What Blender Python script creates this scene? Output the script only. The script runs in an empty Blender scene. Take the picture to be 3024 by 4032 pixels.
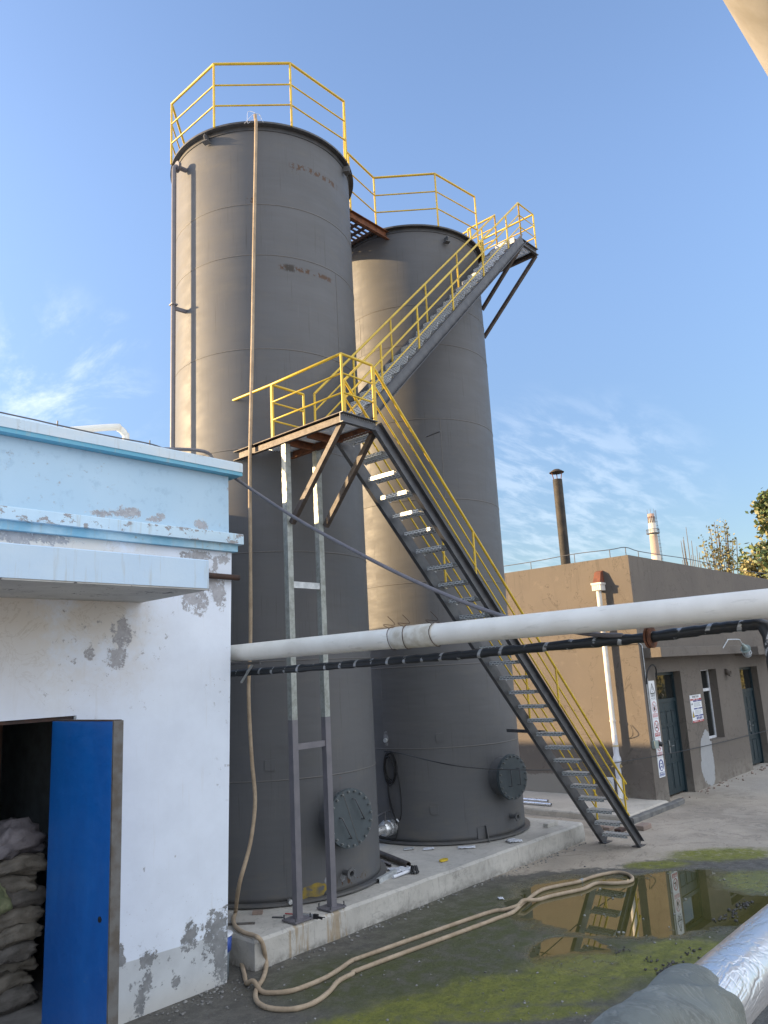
import bpy, math, random
from mathutils import Vector, Matrix, noise
V = Vector
rnd = random.Random(7)
SC = bpy.context.scene
COL = SC.collection
rad = math.radians
pi = math.pi

# ------------------------------------------------------------------ survey
# camera data recovered from the photograph; X and Y are the directions of the buildings
FPX, CX, CY, HC = 1661.0, 829.5, 1106.0, 3.0
AZ, TH, RH = rad(42), rad(11.9), rad(-3.0)
F0 = V((math.cos(AZ), math.sin(AZ), 0)); R0 = V((math.sin(AZ), -math.cos(AZ), 0)); Z0 = V((0, 0, 1))
FW = F0*math.cos(TH) + Z0*math.sin(TH); U0 = -F0*math.sin(TH) + Z0*math.cos(TH)
RT = R0*math.cos(RH) + U0*math.sin(RH); UP = -R0*math.sin(RH) + U0*math.cos(RH)
CAM = V((0, 0, HC))
def ray(p): return (p[0]-CX)/FPX*RT - (p[1]-CY)/FPX*UP + FW
def onz(p, z=0.0): d = ray(p); return CAM + d*((z-HC)/d.z)
def onx(p, x): d = ray(p); return CAM + d*(x/d.x)
def ony(p, y): d = ray(p); return CAM + d*(y/d.y)
def atd(p, r): d = ray(p); return CAM + d*(r/math.hypot(d.x, d.y))
def zz(x0, y0, x1, y1, w=1659):
    k = (x1-x0)/w
    return lambda x, y: ((x0+x*k)/1.8229, (y0+y*k)/1.8229)
ZA = zz(850, 3400, 1450, 4000); ZB = zz(1400, 3050, 2000, 3650); ZC = zz(1900, 3100, 2500, 3700)
ZE = zz(850, 1350, 1850, 2600); ZT = zz(1300, 550, 2200, 1750); ZW = zz(0, 1550, 1000, 2550)
ZD = zz(0, 2500, 1000, 4032, 1444); ZG = zz(850, 2500, 1700, 3600); ZH = zz(1400, 2500, 2100, 3500, 1548)
Z3 = zz(1900, 1800, 3024, 2700); Z4 = zz(1950, 2500, 3024, 3400); Z5 = zz(2450, 2550, 3024, 3150)
Z6 = zz(2600, 1950, 3024, 2350); ZR = zz(2300, 3500, 3024, 4032); ZP = zz(1900, 3350, 3024, 4032); ZL = zz(0, 3232, 600, 4032)

# ------------------------------------------------------------------ mesh building
class MB:
    def __init__(s): s.v = []; s.f = []; s.sm = []; s.mi = []
    def add(s, vs, fs, smooth=False, m=0):
        b = len(s.v); s.v += [tuple(v) for v in vs]
        for f in fs: s.f.append([b+i for i in f]); s.sm.append(smooth); s.mi.append(m)
        return s
    def box(s, x0, x1, y0, y1, z0, z1, m=0):
        vs = [(x, y, z) for z in (z0, z1) for y in (y0, y1) for x in (x0, x1)]
        return s.add(vs, [(0, 2, 3, 1), (4, 5, 7, 6), (0, 1, 5, 4), (2, 6, 7, 3), (0, 4, 6, 2), (1, 3, 7, 5)], m=m)
    def cbox(s, x0, x1, y0, y1, z0, z1, b=0.01, m=0):
        """box with chamfered vertical and top edges"""
        def ring(i, z): return [(x0+i, y0+b, z), (x0+b, y0+i, z), (x1-b, y0+i, z), (x1-i, y0+b, z), (x1-i, y1-b, z), (x1-b, y1-i, z), (x0+b, y1-i, z), (x0+i, y1-b, z)]
        vs = ring(0, z0) + ring(0, z1-b) + ring(b, z1)
        fs = [tuple(range(7, -1, -1)), tuple(range(16, 24))]
        for r in (0, 8):
            for i in range(8): fs.append((r+i, r+(i+1) % 8, r+8+(i+1) % 8, r+8+i))
        return s.add(vs, fs, m=m)
    def sweep(s, prof, p, q, ux, uy, m=0, smooth=False):
        n = len(prof); vs = []
        for c in (p, q):
            for a, b in prof: vs.append(V(c)+ux*a+uy*b)
        fs = [tuple(range(n-1, -1, -1)), tuple(range(n, 2*n))]
        for i in range(n): j = (i+1) % n; fs.append((i, j, n+j, n+i))
        return s.add(vs, fs, smooth, m)
    def beam(s, p, q, w, h, up=(0, 0, 1), m=0):
        p, q = V(p), V(q); d = (q-p).normalized(); up = V(up)
        if abs(d.dot(up)) > .98: up = V((0, 1, 0))
        x = d.cross(up).normalized(); y = x.cross(d).normalized()
        return s.sweep([(-w/2, -h/2), (w/2, -h/2), (w/2, h/2), (-w/2, h/2)], p, q, x, y, m)
    def chan(s, p, q, depth, fl, t, side, up=(0, 0, 1), m=0):
        """C channel: web at 0, flanges pointing along +-x (side)"""
        p, q = V(p), V(q); d = (q-p).normalized(); x = d.cross(V(up)).normalized()*side; y = x.cross(d).normalized()
        if y.z < 0: y = -y
        h = depth/2
        pr = [(0, -h), (fl, -h), (fl, -h+t), (t, -h+t), (t, h-t), (fl, h-t), (fl, h), (0, h)]
        return s.sweep(pr, p, q, x, y, m)
    def tube(s, pts, r, n=8, caps=True, m=0, smooth=True, closed=False):
        pts = [V(p) for p in pts]; N = len(pts); rs = r if isinstance(r, (list, tuple)) else [r]*N
        T = []
        for i in range(N):
            a = pts[i-1] if (i > 0 or closed) else pts[i]; b = pts[(i+1) % N] if (i < N-1 or closed) else pts[i]
            T.append((b-a).normalized())
        u = T[0].orthogonal().normalized(); vs = []; fs = []
        for i in range(N):
            u = (u - T[i]*u.dot(T[i])).normalized(); w = T[i].cross(u)
            for k in range(n):
                a = 2*pi*k/n; vs.append(pts[i]+(u*math.cos(a)+w*math.sin(a))*rs[i])
        for i in range(N if closed else N-1):
            for k in range(n):
                k2 = (k+1) % n; i2 = (i+1) % N
                fs.append((i*n+k, i*n+k2, i2*n+k2, i2*n+k))
        s.add(vs, fs, smooth, m)
        if caps and not closed:
            s.add(vs[:n], [tuple(range(n-1, -1, -1))], False, m); s.add(vs[-n:], [tuple(range(n))], False, m)
        return s
    def lathe(s, prof, c, n=32, a0=0, a1=2*pi, m=0, smooth=True):
        full = abs(a1-a0-2*pi) < 1e-6; N = n if full else n+1; vs = []; fs = []; L = len(prof)
        for i in range(N):
            a = a0+(a1-a0)*i/n
            for r, z in prof: vs.append((c[0]+r*math.cos(a), c[1]+r*math.sin(a), c[2]+z))
        for i in range(n):
            j = (i+1) % N
            for k in range(L-1): fs.append((i*L+k, j*L+k, j*L+k+1, i*L+k+1))
        return s.add(vs, fs, smooth, m)
    def disc(s, c, nrm, r, th, n=24, m=0):
        nrm = V(nrm).normalized(); return s.tube([V(c), V(c)+nrm*th], r, n, True, m)
    def poly(s, pts, th, nrm, m=0):
        """flat polygon given thickness along nrm"""
        n = len(pts); a = [V(p) for p in pts]; b = [p+V(nrm)*th for p in a]
        fs = [tuple(range(n-1, -1, -1)), tuple(range(n, 2*n))]+[(i, (i+1) % n, n+(i+1) % n, n+i) for i in range(n)]
        return s.add(a+b, fs, False, m)
    def build(s, name, mat, parent=None):
        me = bpy.data.meshes.new(name); me.from_pydata(s.v, [], s.f)
        me.polygons.foreach_set('use_smooth', s.sm); me.polygons.foreach_set('material_index', s.mi)
        for k in (mat if isinstance(mat, (list, tuple)) else [mat]): me.materials.append(k)
        me.update(); me.validate()
        o = bpy.data.objects.new(name, me); COL.objects.link(o)
        if parent: hang(o, parent)
        return o
def abs_mat(o):
    m = Matrix.Translation(o.location)
    if o.parent: m = abs_mat(o.parent) @ o.matrix_parent_inverse @ m
    return m
def hang(o, parent):
    o.parent = parent; o.matrix_parent_inverse = abs_mat(parent).inverted()
def tag(o, label, cat, group=None, kind=None):
    o['label'] = label; o['category'] = cat
    if group: o['group'] = group
    if kind: o['kind'] = kind
    return o
def thing(name, label, cat, loc=(0, 0, 0), group=None):
    o = bpy.data.objects.new(name, None); o.empty_display_size = .2; COL.objects.link(o); o.location = loc
    return tag(o, label, cat, group)
def struct(o): o['kind'] = 'structure'; return o
def smooth_pts(pts, k=6):
    """Catmull-Rom through points"""
    pts = [V(p) for p in pts]; out = []
    for i in range(len(pts)-1):
        p0 = pts[max(i-1, 0)]; p1 = pts[i]; p2 = pts[i+1]; p3 = pts[min(i+2, len(pts)-1)]
        for j in range(k):
            t = j/k
            out.append(.5*((2*p1)+(p2-p0)*t+(2*p0-5*p1+4*p2-p3)*t*t+(3*p1-p0-3*p2+p3)*t*t*t))
    out.append(pts[-1]); return out

# ------------------------------------------------------------------ materials
class NT:
    def __init__(s, name):
        s.m = bpy.data.materials.new(name); s.m.use_nodes = True; s.t = s.m.node_tree; s.t.nodes.clear()
        s.out = s.n('ShaderNodeOutputMaterial'); s.b = s.n('ShaderNodeBsdfPrincipled'); s.l(s.b.outputs[0], s.out.inputs[0])
        s.co = s.n('ShaderNodeTexCoord').outputs['Object']
    def n(s, k, **kw):
        x = s.t.nodes.new(k)
        for a, b in kw.items(): setattr(x, a, b)
        return x
    def l(s, a, b): s.t.links.new(a, b)
    def put(s, sock, v):
        if isinstance(v, bpy.types.NodeSocket): s.l(v, sock)
        else: sock.default_value = v
    def math(s, op, a, b=None, c=None, clamp=False):
        x = s.n('ShaderNodeMath', operation=op); x.use_clamp = clamp; s.put(x.inputs[0], a)
        if b is not None: s.put(x.inputs[1], b)
        if c is not None: s.put(x.inputs[2], c)
        return x.outputs[0]
    def noise(s, scale, detail=4, rough=.55, vec=None, dist=0, out='Fac'):
        x = s.n('ShaderNodeTexNoise'); s.l(vec or s.co, x.inputs['Vector'])
        x.inputs['Scale'].default_value = scale; x.inputs['Detail'].default_value = detail
        x.inputs['Roughness'].default_value = rough; x.inputs['Distortion'].default_value = dist
        return x.outputs[out]
    def mapping(s, scale=(1, 1, 1), rot=(0, 0, 0), loc=(0, 0, 0), vec=None):
        x = s.n('ShaderNodeMapping'); s.l(vec or s.co, x.inputs[0])
        x.inputs['Scale'].default_value = scale; x.inputs['Rotation'].default_value = rot; x.inputs['Location'].default_value = loc
        return x.outputs[0]
    def ramp(s, f, a, b, lo=0., hi=1.):
        x = s.n('ShaderNodeMapRange'); x.interpolation_type = 'SMOOTHSTEP'; s.put(x.inputs[0], f)
        for i, v in enumerate((a, b, lo, hi)): s.put(x.inputs[1+i], v)
        return x.outputs[0]
    def mix(s, f, a, b):
        x = s.n('ShaderNodeMix', data_type='RGBA'); s.put(x.inputs[0], f)
        for i, v in ((6, a), (7, b)): s.put(x.inputs[i], v if isinstance(v, bpy.types.NodeSocket) else (*v, 1))
        return x.outputs[2]
    def fmix(s, f, a, b):
        x = s.n('ShaderNodeMix', data_type='FLOAT'); s.put(x.inputs[0], f); s.put(x.inputs[2], a); s.put(x.inputs[3], b)
        return x.outputs[0]
    def sep(s, vec=None):
        x = s.n('ShaderNodeSeparateXYZ'); s.l(vec or s.co, x.inputs[0]); return x.outputs
    def comb(s, x, y, z):
        k = s.n('ShaderNodeCombineXYZ')
        for i, v in enumerate((x, y, z)): s.put(k.inputs[i], v)
        return k.outputs[0]
    def blobs(s, u, v, L, nz, amp):
        """union of ellipses (u,v,ru,rv) with a ragged border; returns a 0..1 mask"""
        best = None
        for e in L:
            a = s.math('DIVIDE', s.math('SUBTRACT', u, e[0]), e[2]); b = s.math('DIVIDE', s.math('SUBTRACT', v, e[1]), e[3])
            d = s.math('SQRT', s.math('ADD', s.math('MULTIPLY', a, a), s.math('MULTIPLY', b, b)))
            best = d if best is None else s.math('MINIMUM', best, d)
        return s.math('ADD', best, s.math('MULTIPLY', s.math('SUBTRACT', nz, .5), amp))
    def fin(s, col, rough=.6, metal=0., bump=None, bs=.3, bd=.01, spec=None):
        s.put(s.b.inputs['Base Color'], col if isinstance(col, bpy.types.NodeSocket) else (*col, 1))
        s.put(s.b.inputs['Roughness'], rough); s.put(s.b.inputs['Metallic'], metal)
        if spec is not None: s.put(s.b.inputs['Specular IOR Level'], spec)
        if bump is not None:
            x = s.n('ShaderNodeBump'); s.l(bump, x.inputs['Height']); x.inputs['Strength'].default_value = bs; x.inputs['Distance'].default_value = bd
            s.l(x.outputs[0], s.b.inputs['Normal'])
        return s.m
def simple(name, a, b=None, rough=.6, metal=0., scale=6., bs=.15, bd=.004, detail=5, spec=None):
    k = NT(name); b = b or tuple(c*.75 for c in a)
    f = k.noise(scale, detail, .6); g = k.noise(scale*9, 3, .6)
    c = k.mix(k.ramp(f, .35, .68), a, b)
    return k.fin(c, k.ramp(g, .2, .8, rough-.08, rough+.08), metal, g, bs, bd, spec)

M = {}
def mk_tank(name, c, rust):
    """grey primer over rolled plate; rust = bands (angle0, angle1, z0, z1, threshold)"""
    k = NT(name); x, y, z = k.sep()
    dx = k.math('SUBTRACT', x, c[0]); dy = k.math('SUBTRACT', y, c[1]); ang = k.math('ARCTAN2', dy, dx)
    uv = k.comb(k.math('MULTIPLY', ang, 1.44), z, 0)
    big = k.noise(.55, 3, .5, uv); mid = k.noise(2.2, 5, .6, k.mapping((1, 2.2, 1), vec=uv))
    fine = k.noise(60, 2, .6)
    streak = k.noise(3.5, 4, .6, k.mapping((4, .25, 1), vec=uv))
    col = k.mix(k.ramp(big, .3, .7), (.114, .114, .118), (.096, .098, .104))
    col = k.mix(k.math('MULTIPLY', k.ramp(mid, .5, .75), .45), col, (.132, .127, .12))
    col = k.mix(k.math('MULTIPLY', k.ramp(streak, .55, .8), .28), col, (.075, .072, .07))
    run = k.noise(9, 3, .6, k.mapping((3.2, .10, 1), vec=uv)); col = k.mix(k.math('MULTIPLY', k.ramp(run, .60, .74), .42), col, (.055, .052, .05))
    run2 = k.noise(5, 3, .6, k.mapping((4.0, .16, 1), loc=(3, 1, 0), vec=uv)); col = k.mix(k.math('MULTIPLY', k.ramp(run2, .66, .76), .22), col, (.20, .195, .185))
    # splash dirt near the foot
    low = k.math('MULTIPLY', k.ramp(z, 1.2, .3, 0, 1), k.ramp(mid, .42, .62))
    col = k.mix(k.math('MULTIPLY', low, .5), col, (.13, .122, .108))
    for (a0, a1, z0, z1, th, rc) in rust:
        ma = k.math('MULTIPLY', k.ramp(ang, rad(a0)-.03, rad(a0)+.03), k.ramp(ang, rad(a1)+.03, rad(a1)-.03))
        mz = k.math('MULTIPLY', k.ramp(z, z0-.02, z0+.02), k.ramp(z, z1+.02, z1-.02))
        nn = k.noise(13, 4, .7, k.mapping((1.0, .55, 1), vec=uv)); nn = k.ramp(nn, th, th+.03)
        col = k.mix(k.math('MULTIPLY', k.math('MULTIPLY', ma, mz), nn), col, rc)
    wav = k.noise(1.6, 2, .5, k.mapping((.7, 3.4, 1), rot=(0, 0, .12), vec=uv))
    dent = k.noise(.9, 2, .5, k.mapping((1, .9, 1), vec=uv)); h = k.math('ADD', k.math('MULTIPLY', wav, .8), k.math('ADD', k.math('MULTIPLY', dent, 1.6), k.math('MULTIPLY', fine, .03)))
    return k.fin(col, k.ramp(mid, .3, .7, .52, .64), 0, h, .5, .02, .34)

C1 = V((7.43, 9.04, 0)); C2 = V((11.26, 9.12, 0)); RT_ = 1.435; PZ = .30
RUST = (.075, .038, .018)
M['tank1'] = mk_tank('tank_primer_worn', C1, [(-113, -76, 10.55, 10.64, .50, RUST), (-112, -104, 10.46, 10.58, .58, RUST), (-121, -86, 8.84, 8.91, .48, RUST), (-118, -112, 8.82, 8.93, .42, (.035, .028, .022)),
    (-98, -76, .40, .49, .54, RUST), (-139, -135, 9.86, 9.98, .55, RUST), (-100, -78, 1.62, 1.72, .62, (.2, .05, .04))])
M['tank2'] = mk_tank('tank_primer', C2, [(-140, -110, 6.9, 7.0, .72, RUST)])
M['seam'] = simple('weld_seam', (.105, .10, .097), (.12, .115, .11), .55, 0, 20)
M['rim'] = simple('rim_dark_primer', (.045, .046, .05), (.07, .068, .068), .5, 0, 8)
M['steel'] = simple('charcoal_steel', (.052, .054, .062), (.085, .085, .09), .45, 0, 7, .2, .003)
M['steelraw'] = simple('mill_scale_steel', (.088, .070, .060), (.045, .032, .026), .6, .15, 9, .25, .003)
M['postgrey'] = simple('grey_post_primer', (.16, .15, .165), (.13, .125, .14), .5, 0, 6)
def galv(name, a=(.60, .62, .63), b=(.44, .47, .48), rough=.42, metal=.35):
    k = NT(name); f = k.noise(14, 4, .6); v = k.n('ShaderNodeTexVoronoi'); k.l(k.co, v.inputs['Vector']); v.inputs['Scale'].default_value = 55
    c = k.mix(k.ramp(f, .35, .7), a, b); c = k.mix(k.math('MULTIPLY', v.outputs['Distance'], .5), c, tuple(x*.7 for x in a))
    return k.fin(c, k.ramp(f, .3, .7, rough-.1, rough+.12), metal, f, .15, .003)
M['galv'] = galv('galvanised_steel')
def mk_perf():
    k = NT('perforated_tread_lip'); x, y, z = k.sep(); f = k.noise(14, 3, .6)
    b = k.n('ShaderNodeTexBrick'); k.l(k.comb(y, z, 0), b.inputs['Vector']); b.inputs['Scale'].default_value = 1.0; b.inputs['Brick Width'].default_value = .062; b.inputs['Row Height'].default_value = .024; b.inputs['Mortar Size'].default_value = .0065
    for i, c in enumerate(((.05, .055, .06, 1), (.07, .075, .08, 1), (.70, .72, .73, 1))): b.inputs[1+i].default_value = c
    return k.fin(k.mix(k.math('MULTIPLY', f, .4), b.outputs[0], (.45, .47, .48)), .42, .25)
M['perf'] = mk_perf()
M['galvyel'] = galv('galvanised_post', (.36, .38, .36), (.24, .255, .225), .5, .3)
M['rust'] = simple('rusty_steel', (.20, .075, .032), (.085, .035, .02), .85, 0, 9, .4, .006)
M['rustdark'] = simple('dark_rust', (.075, .035, .022), (.03, .02, .018), .8, 0, 9, .4, .005)
M['yellow'] = simple('yellow_gloss_paint', (.64, .44, .03), (.54, .35, .025), .36, 0, 5, .1, .002)
M['manhole'] = simple('manhole_blue_grey', (.062, .078, .088), (.052, .066, .074), .5, 0, 10)
M['bolt'] = simple('zinc_bolt', (.26, .27, .27), None, .45, .6, 30)
M['dark'] = simple('black_recess', (.012, .012, .013), None, .8)
M['whitepipe'] = None
def mk_whitepipe():
    k = NT('painted_white_pipe'); f = k.noise(3, 5, .6); g = k.noise(22, 4, .65, k.mapping((1, .2, 1)))
    c = k.mix(k.ramp(f, .35, .7), (.76, .745, .685), (.68, .66, .60)); c = k.mix(k.math('MULTIPLY', k.ramp(g, .58, .72), .35), c, (.36, .34, .29))
    return k.fin(c, .5, 0, g, .08, .003)
M['whitepipe'] = mk_whitepipe()
M['sleeve'] = simple('stained_pipe_sleeve', (.62, .60, .53), (.44, .40, .32), .55, 0, 9)
def mk_wrap():
    k = NT('black_rubber_lagging'); x, y, z = k.sep()
    g = k.noise(9, 4, .7, k.mapping((1, .6, 1))); w = k.math('FRACT', k.math('MULTIPLY', k.math('ADD', y, k.math('MULTIPLY', z, .45)), 4.6))
    band = k.math('MULTIPLY', k.ramp(w, .80, .84), k.ramp(w, .99, .95)); f = k.math('MULTIPLY', band, k.ramp(g, .47, .53))
    c = k.mix(f, (.014, .016, .019), (.42, .43, .44))
    return k.fin(c, k.fmix(f, .42, .3), k.math('MULTIPLY', f, .6), g, .5, .01)
M['wrap'] = mk_wrap()
M['cable'] = simple('purple_grey_conduit', (.15, .142, .155), None, .5)
M['black'] = simple('black_cable', (.012, .012, .014), None, .45)
def mk_hose():
    k = NT('tan_canvas_hose'); f = k.noise(5, 4, .6); g = k.noise(40, 3, .6)
    c = k.mix(k.ramp(f, .35, .68), (.40, .31, .215), (.30, .225, .15)); c = k.mix(k.math('MULTIPLY', k.ramp(g, .5, .7), .4), c, (.25, .2, .14))
    return k.fin(c, .8, 0, g, .4, .006)
M['hose'] = mk_hose()
M['hoseground'] = None
M['conc'] = None
def mk_conc(name, a, b, streaks=True, drips=()):
    k = NT(name); x, y, z = k.sep(); f = k.noise(1.4, 6, .62); g = k.noise(14, 5, .7); h = k.noise(70, 2, .6)
    c = k.mix(k.ramp(f, .3, .72), a, b); c = k.mix(k.math('MULTIPLY', k.ramp(g, .52, .7), .38), c, tuple(v*.5 for v in a)); c = k.mix(k.math('MULTIPLY', k.ramp(k.noise(2.6, 5, .65, dist=.7), .55, .66), .35), c, tuple(v*.62 for v in b)); c = k.mix(k.math('MULTIPLY', k.ramp(k.math('ABSOLUTE', k.math('SUBTRACT', k.noise(.7, 5, .6, dist=.8), .5)), .005, .0012), .25), c, (.12, .115, .11))
    if streaks:
        s_ = k.noise(6, 4, .6, k.mapping((3.0, 3.0, .25))); c = k.mix(k.math('MULTIPLY', k.ramp(s_, .57, .72), .35), c, tuple(v*.5 for v in b))
        foot = k.math('MULTIPLY', k.ramp(z, .12, .0), k.ramp(g, .3, .6)); c = k.mix(k.math('MULTIPLY', foot, .55), c, (.09, .085, .075))
    for (x0, x1, sd) in drips:
        mm = k.math('MULTIPLY', k.ramp(x, x0-.02, x0+.02), k.ramp(x, x1+.02, x1-.02)); s2 = k.noise(16, 3, .6, k.mapping((1, 1, .12), loc=(sd, 0, 0)))
        c = k.mix(k.math('MULTIPLY', k.math('MULTIPLY', mm, k.ramp(y, 7.23, 7.19)), k.ramp(s2, .44, .6, 0, .6)), c, (.26, .17, .07))
    return k.fin(c, .85, 0, k.math('ADD', k.math('MULTIPLY', g, .6), k.math('MULTIPLY', h, .4)), .45, .012)
M['conc'] = mk_conc('cast_concrete', (.50, .475, .43), (.39, .37, .335), True, [(6.03, 6.32, 1), (6.6, 6.95, 4)])
M['apron'] = mk_conc('pale_concrete', (.48, .44, .38), (.39, .36, .31), False)
M['patch'] = simple('cement_patch', (.30, .29, .27), (.25, .24, .225), .85, 0, 4)

def mk_white():
    """limewash: pale blue upper band, white wall, grey plinth, scaled patches of bare render"""
    k = NT('peeling_limewash'); x, y, z = k.sep()
    n1 = k.noise(2.2, 6, .65); n2 = k.noise(9, 5, .7); n3 = k.noise(.8, 3, .5); n4 = k.noise(38, 3, .6)
    white = k.mix(k.ramp(n1, .35, .7), (.71, .77, .86), (.66, .715, .80))
    dirtz = k.math('MULTIPLY', k.ramp(z, 2.5, 3.8), k.ramp(x, 4.6, 3.9)); dirtz = k.math('MULTIPLY', dirtz, k.ramp(n1, .3, .55))
    white = k.mix(k.math('MULTIPLY', dirtz, .75), white, (.66, .61, .53))
    veins = k.math('MULTIPLY', k.ramp(k.math('ABSOLUTE', k.math('SUBTRACT', k.noise(3.2, 5, .65, dist=.8), .5)), .02, .0), dirtz); white = k.mix(k.math('MULTIPLY', veins, .35), white, (.42, .38, .32))
    drip = k.noise(7, 4, .6, k.mapping((2.6, 2.6, .16))); white = k.mix(k.math('MULTIPLY', k.ramp(drip, .6, .75), .22), white, (.55, .53, .5))
    speck = k.math('MULTIPLY', k.ramp(n4, .68, .72), k.ramp(z, 1.5, .6)); white = k.mix(k.math('MULTIPLY', speck, .65), white, (.30, .26, .24))
    blue = k.mix(k.ramp(n3, .3, .7), (.40, .56, .69), (.46, .61, .725)); blue = k.mix(k.math('MULTIPLY', k.ramp(n2, .54, .68), .55), blue, (.32, .46, .59))
    plin = k.mix(k.ramp(n1, .35, .7), (.52, .545, .56), (.43, .45, .465)); plin = k.mix(k.math('MULTIPLY', k.ramp(z, .25, .0), .5), plin, (.48, .45, .4))
    c = k.mix(k.ramp(z, 4.47, 4.475), white, blue)
    c = k.mix(k.ramp(k.math('ADD', z, k.math('MULTIPLY', x, .03)), .63, .622), c, plin)
    wn = k.noise(9.5, 9, .78); W = lambda zx, zy: (lambda p: (p.x, p.z))(ony(ZW(zx, zy), 7.18)); D_ = lambda zx, zy: (lambda p: (p.x, p.z))(ony(ZD(zx, zy), 7.18))
    L = []
    for f_, px, py, a, b in [(W, 1275, 1060, .19, .06), (W, 1320, 1060, .08, .06), (W, 1465, 1075, .08, .07), (W, 1405, 1110, .03, .1), (W, 1385, 1240, .10, .16), (W, 1435, 1310, .075, .16), (W, 1275, 1350, .17, .14), (W, 790, 1580, .10, .15), (W, 150, 920, .42, .10), (W, 50, 905, .2, .1),
                          (D_, 515, 105, .055, .06), (D_, 680, 15, .07, .1), (D_, 660, 120, .1, .11), (D_, 690, 1790, .04, .05), (D_, 835, 1850, .1, .075), (D_, 835, 1985, .055, .14), (D_, 800, 2070, .06, .16), (D_, 1075, 1720, .085, .14), (D_, 1235, 1700, .17, .24), (D_, 1265, 1830, .13, .28), (D_, 1000, 1975, .05, .05), (D_, 820, 1335, .016, .025), (D_, 998, 1258, .01, .012), (D_, 685, 1845, .05, .06)]:
        u, v = f_(px, py); L.append((u, v, a, b))
    for px, py, a, b in [(670, 785, .15, .035), (755, 780, .09, .04), (835, 775, .14, .055), (905, 790, .04, .04), (1000, 820, .09, .035), (1055, 800, .05, .03), (1310, 850, .1, .06), (1330, 870, .06, .05)]:
        u, v = W(px, py); L.append((u, v, a, b))
    d = k.blobs(x, z, L, wn, 3.6)
    rnd_p = k.ramp(k.noise(2.8, 6, .72), .74, .75)
    fl_ = k.math('MULTIPLY', k.ramp(k.noise(12, 7, .75), .615, .625), k.math('MAXIMUM', k.ramp(k.noise(.9, 3, .6), .5, .62), k.ramp(z, .75, .45))); hole = k.math('MULTIPLY', k.ramp(k.noise(16, 6, .72), .52, .535), k.ramp(d, .35, .85)); mask = k.math('MAXIMUM', k.math('MULTIPLY', k.ramp(d, 1.0, .97), k.math('SUBTRACT', 1.0, hole)), k.math('MULTIPLY', fl_, .8)); front = k.ramp(y, 7.25, 7.22); mask = k.math('MULTIPLY', mask, front)
    rim_ = k.math('MULTIPLY', k.math('SUBTRACT', k.ramp(d, 1.12, 1.06), k.ramp(d, 1.0, .95)), front)
    c = k.mix(k.math('MULTIPLY', rim_, .5), c, (.60, .62, .64))
    bare = k.mix(k.ramp(n2, .3, .7), (.42, .42, .44), (.29, .29, .305))
    scr = k.math('MULTIPLY', k.ramp(n4, .56, .6), k.ramp(n2, .45, .6)); bare = k.mix(k.math('MULTIPLY', scr, .7), bare, (.66, .68, .72)); bare = k.mix(k.ramp(z, 1.2, .9), bare, k.mix(k.ramp(n2, .3, .7), (.25, .255, .26), (.17, .175, .18)))
    c = k.mix(mask, c, bare)
    h = k.math('SUBTRACT', k.math('MULTIPLY', n2, .35), k.math('MULTIPLY', mask, .8))
    return k.fin(c, .8, 0, h, .5, .008)
M['white'] = mk_white()
def mk_trim(name, a, b, bare, th, rust_=False):
    k = NT(name); x, y, z = k.sep(); n1 = k.noise(2.5, 5, .6, k.mapping((1, 1, 1.6))); n2 = k.noise(11, 5, .7)
    c = k.mix(k.ramp(n1, .35, .7), a, b); dr = k.noise(8, 4, .6, k.mapping((2.5, 2.5, .2))); c = k.mix(k.math('MULTIPLY', k.ramp(dr, .54, .72), .45), c, (.40, .40, .35))
    pn = k.noise(6.5, 8, .74, k.mapping((1, 1, 1.5))); m = k.ramp(pn, th, th+.012)
    c = k.mix(m, c, bare); return k.fin(c, .8, 0, k.math('SUBTRACT', n2, m), .4, .006)
M['coping'] = mk_trim('pale_blue_coping', (.53, .64, .72), (.60, .67, .71), (.34, .33, .30), .635)
M['band'] = mk_trim('pale_blue_band', (.52, .67, .77), (.47, .62, .73), (.30, .29, .29), .565)
M['band2'] = mk_trim('turquoise_moulding', (.20, .43, .58), (.42, .60, .70), (.35, .34, .3), .63)
M['turq'] = mk_trim('turquoise_soffit', (.13, .38, .52), (.17, .42, .55), (.3, .3, .3), .74)
M['canopy'] = mk_trim('pale_blue_fascia', (.48, .62, .76), (.52, .65, .77), (.5, .55, .6), .78)
M['soffit'] = mk_trim('flaking_soffit', (.52, .52, .50), (.42, .42, .41), (.10, .10, .11), .60)
M['door_blue'] = None
def mk_blue():
    k = NT('blue_sheet_door'); x, y, z = k.sep(); f = k.noise(1.4, 4, .6, k.mapping((1, 1.2, .35))); g = k.noise(6, 5, .7, k.mapping((1, 1.0, 1.8), rot=(.4, 0, 0)))
    c = k.mix(k.ramp(f, .35, .68), (.006, .10, .40), (.008, .135, .50)); sc = k.math('MULTIPLY', k.ramp(g, .62, .76), k.ramp(z, 1.1, .4))
    c = k.mix(k.math('MULTIPLY', sc, .4), c, (.16, .27, .37)); scr = k.ramp(k.noise(18, 3, .7, k.mapping((1, .5, 3.2), rot=(.5, 0, 0))), .70, .74); c = k.mix(k.math('MULTIPLY', scr, .35), c, (.28, .36, .44)); return k.fin(c, k.ramp(g, .3, .7, .32, .5), 0, f, .3, .02)
M['door_blue'] = mk_blue()
M['edge'] = simple('bare_door_edge', (.15, .148, .145), (.10, .085, .07), .6, .2, 8)
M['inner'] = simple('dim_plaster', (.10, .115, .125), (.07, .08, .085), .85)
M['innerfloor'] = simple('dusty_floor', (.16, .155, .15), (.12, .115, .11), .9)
M['reveal'] = simple('old_plaster_reveal', (.34, .36, .37), (.22, .23, .23), .85, 0, 5)
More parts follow.
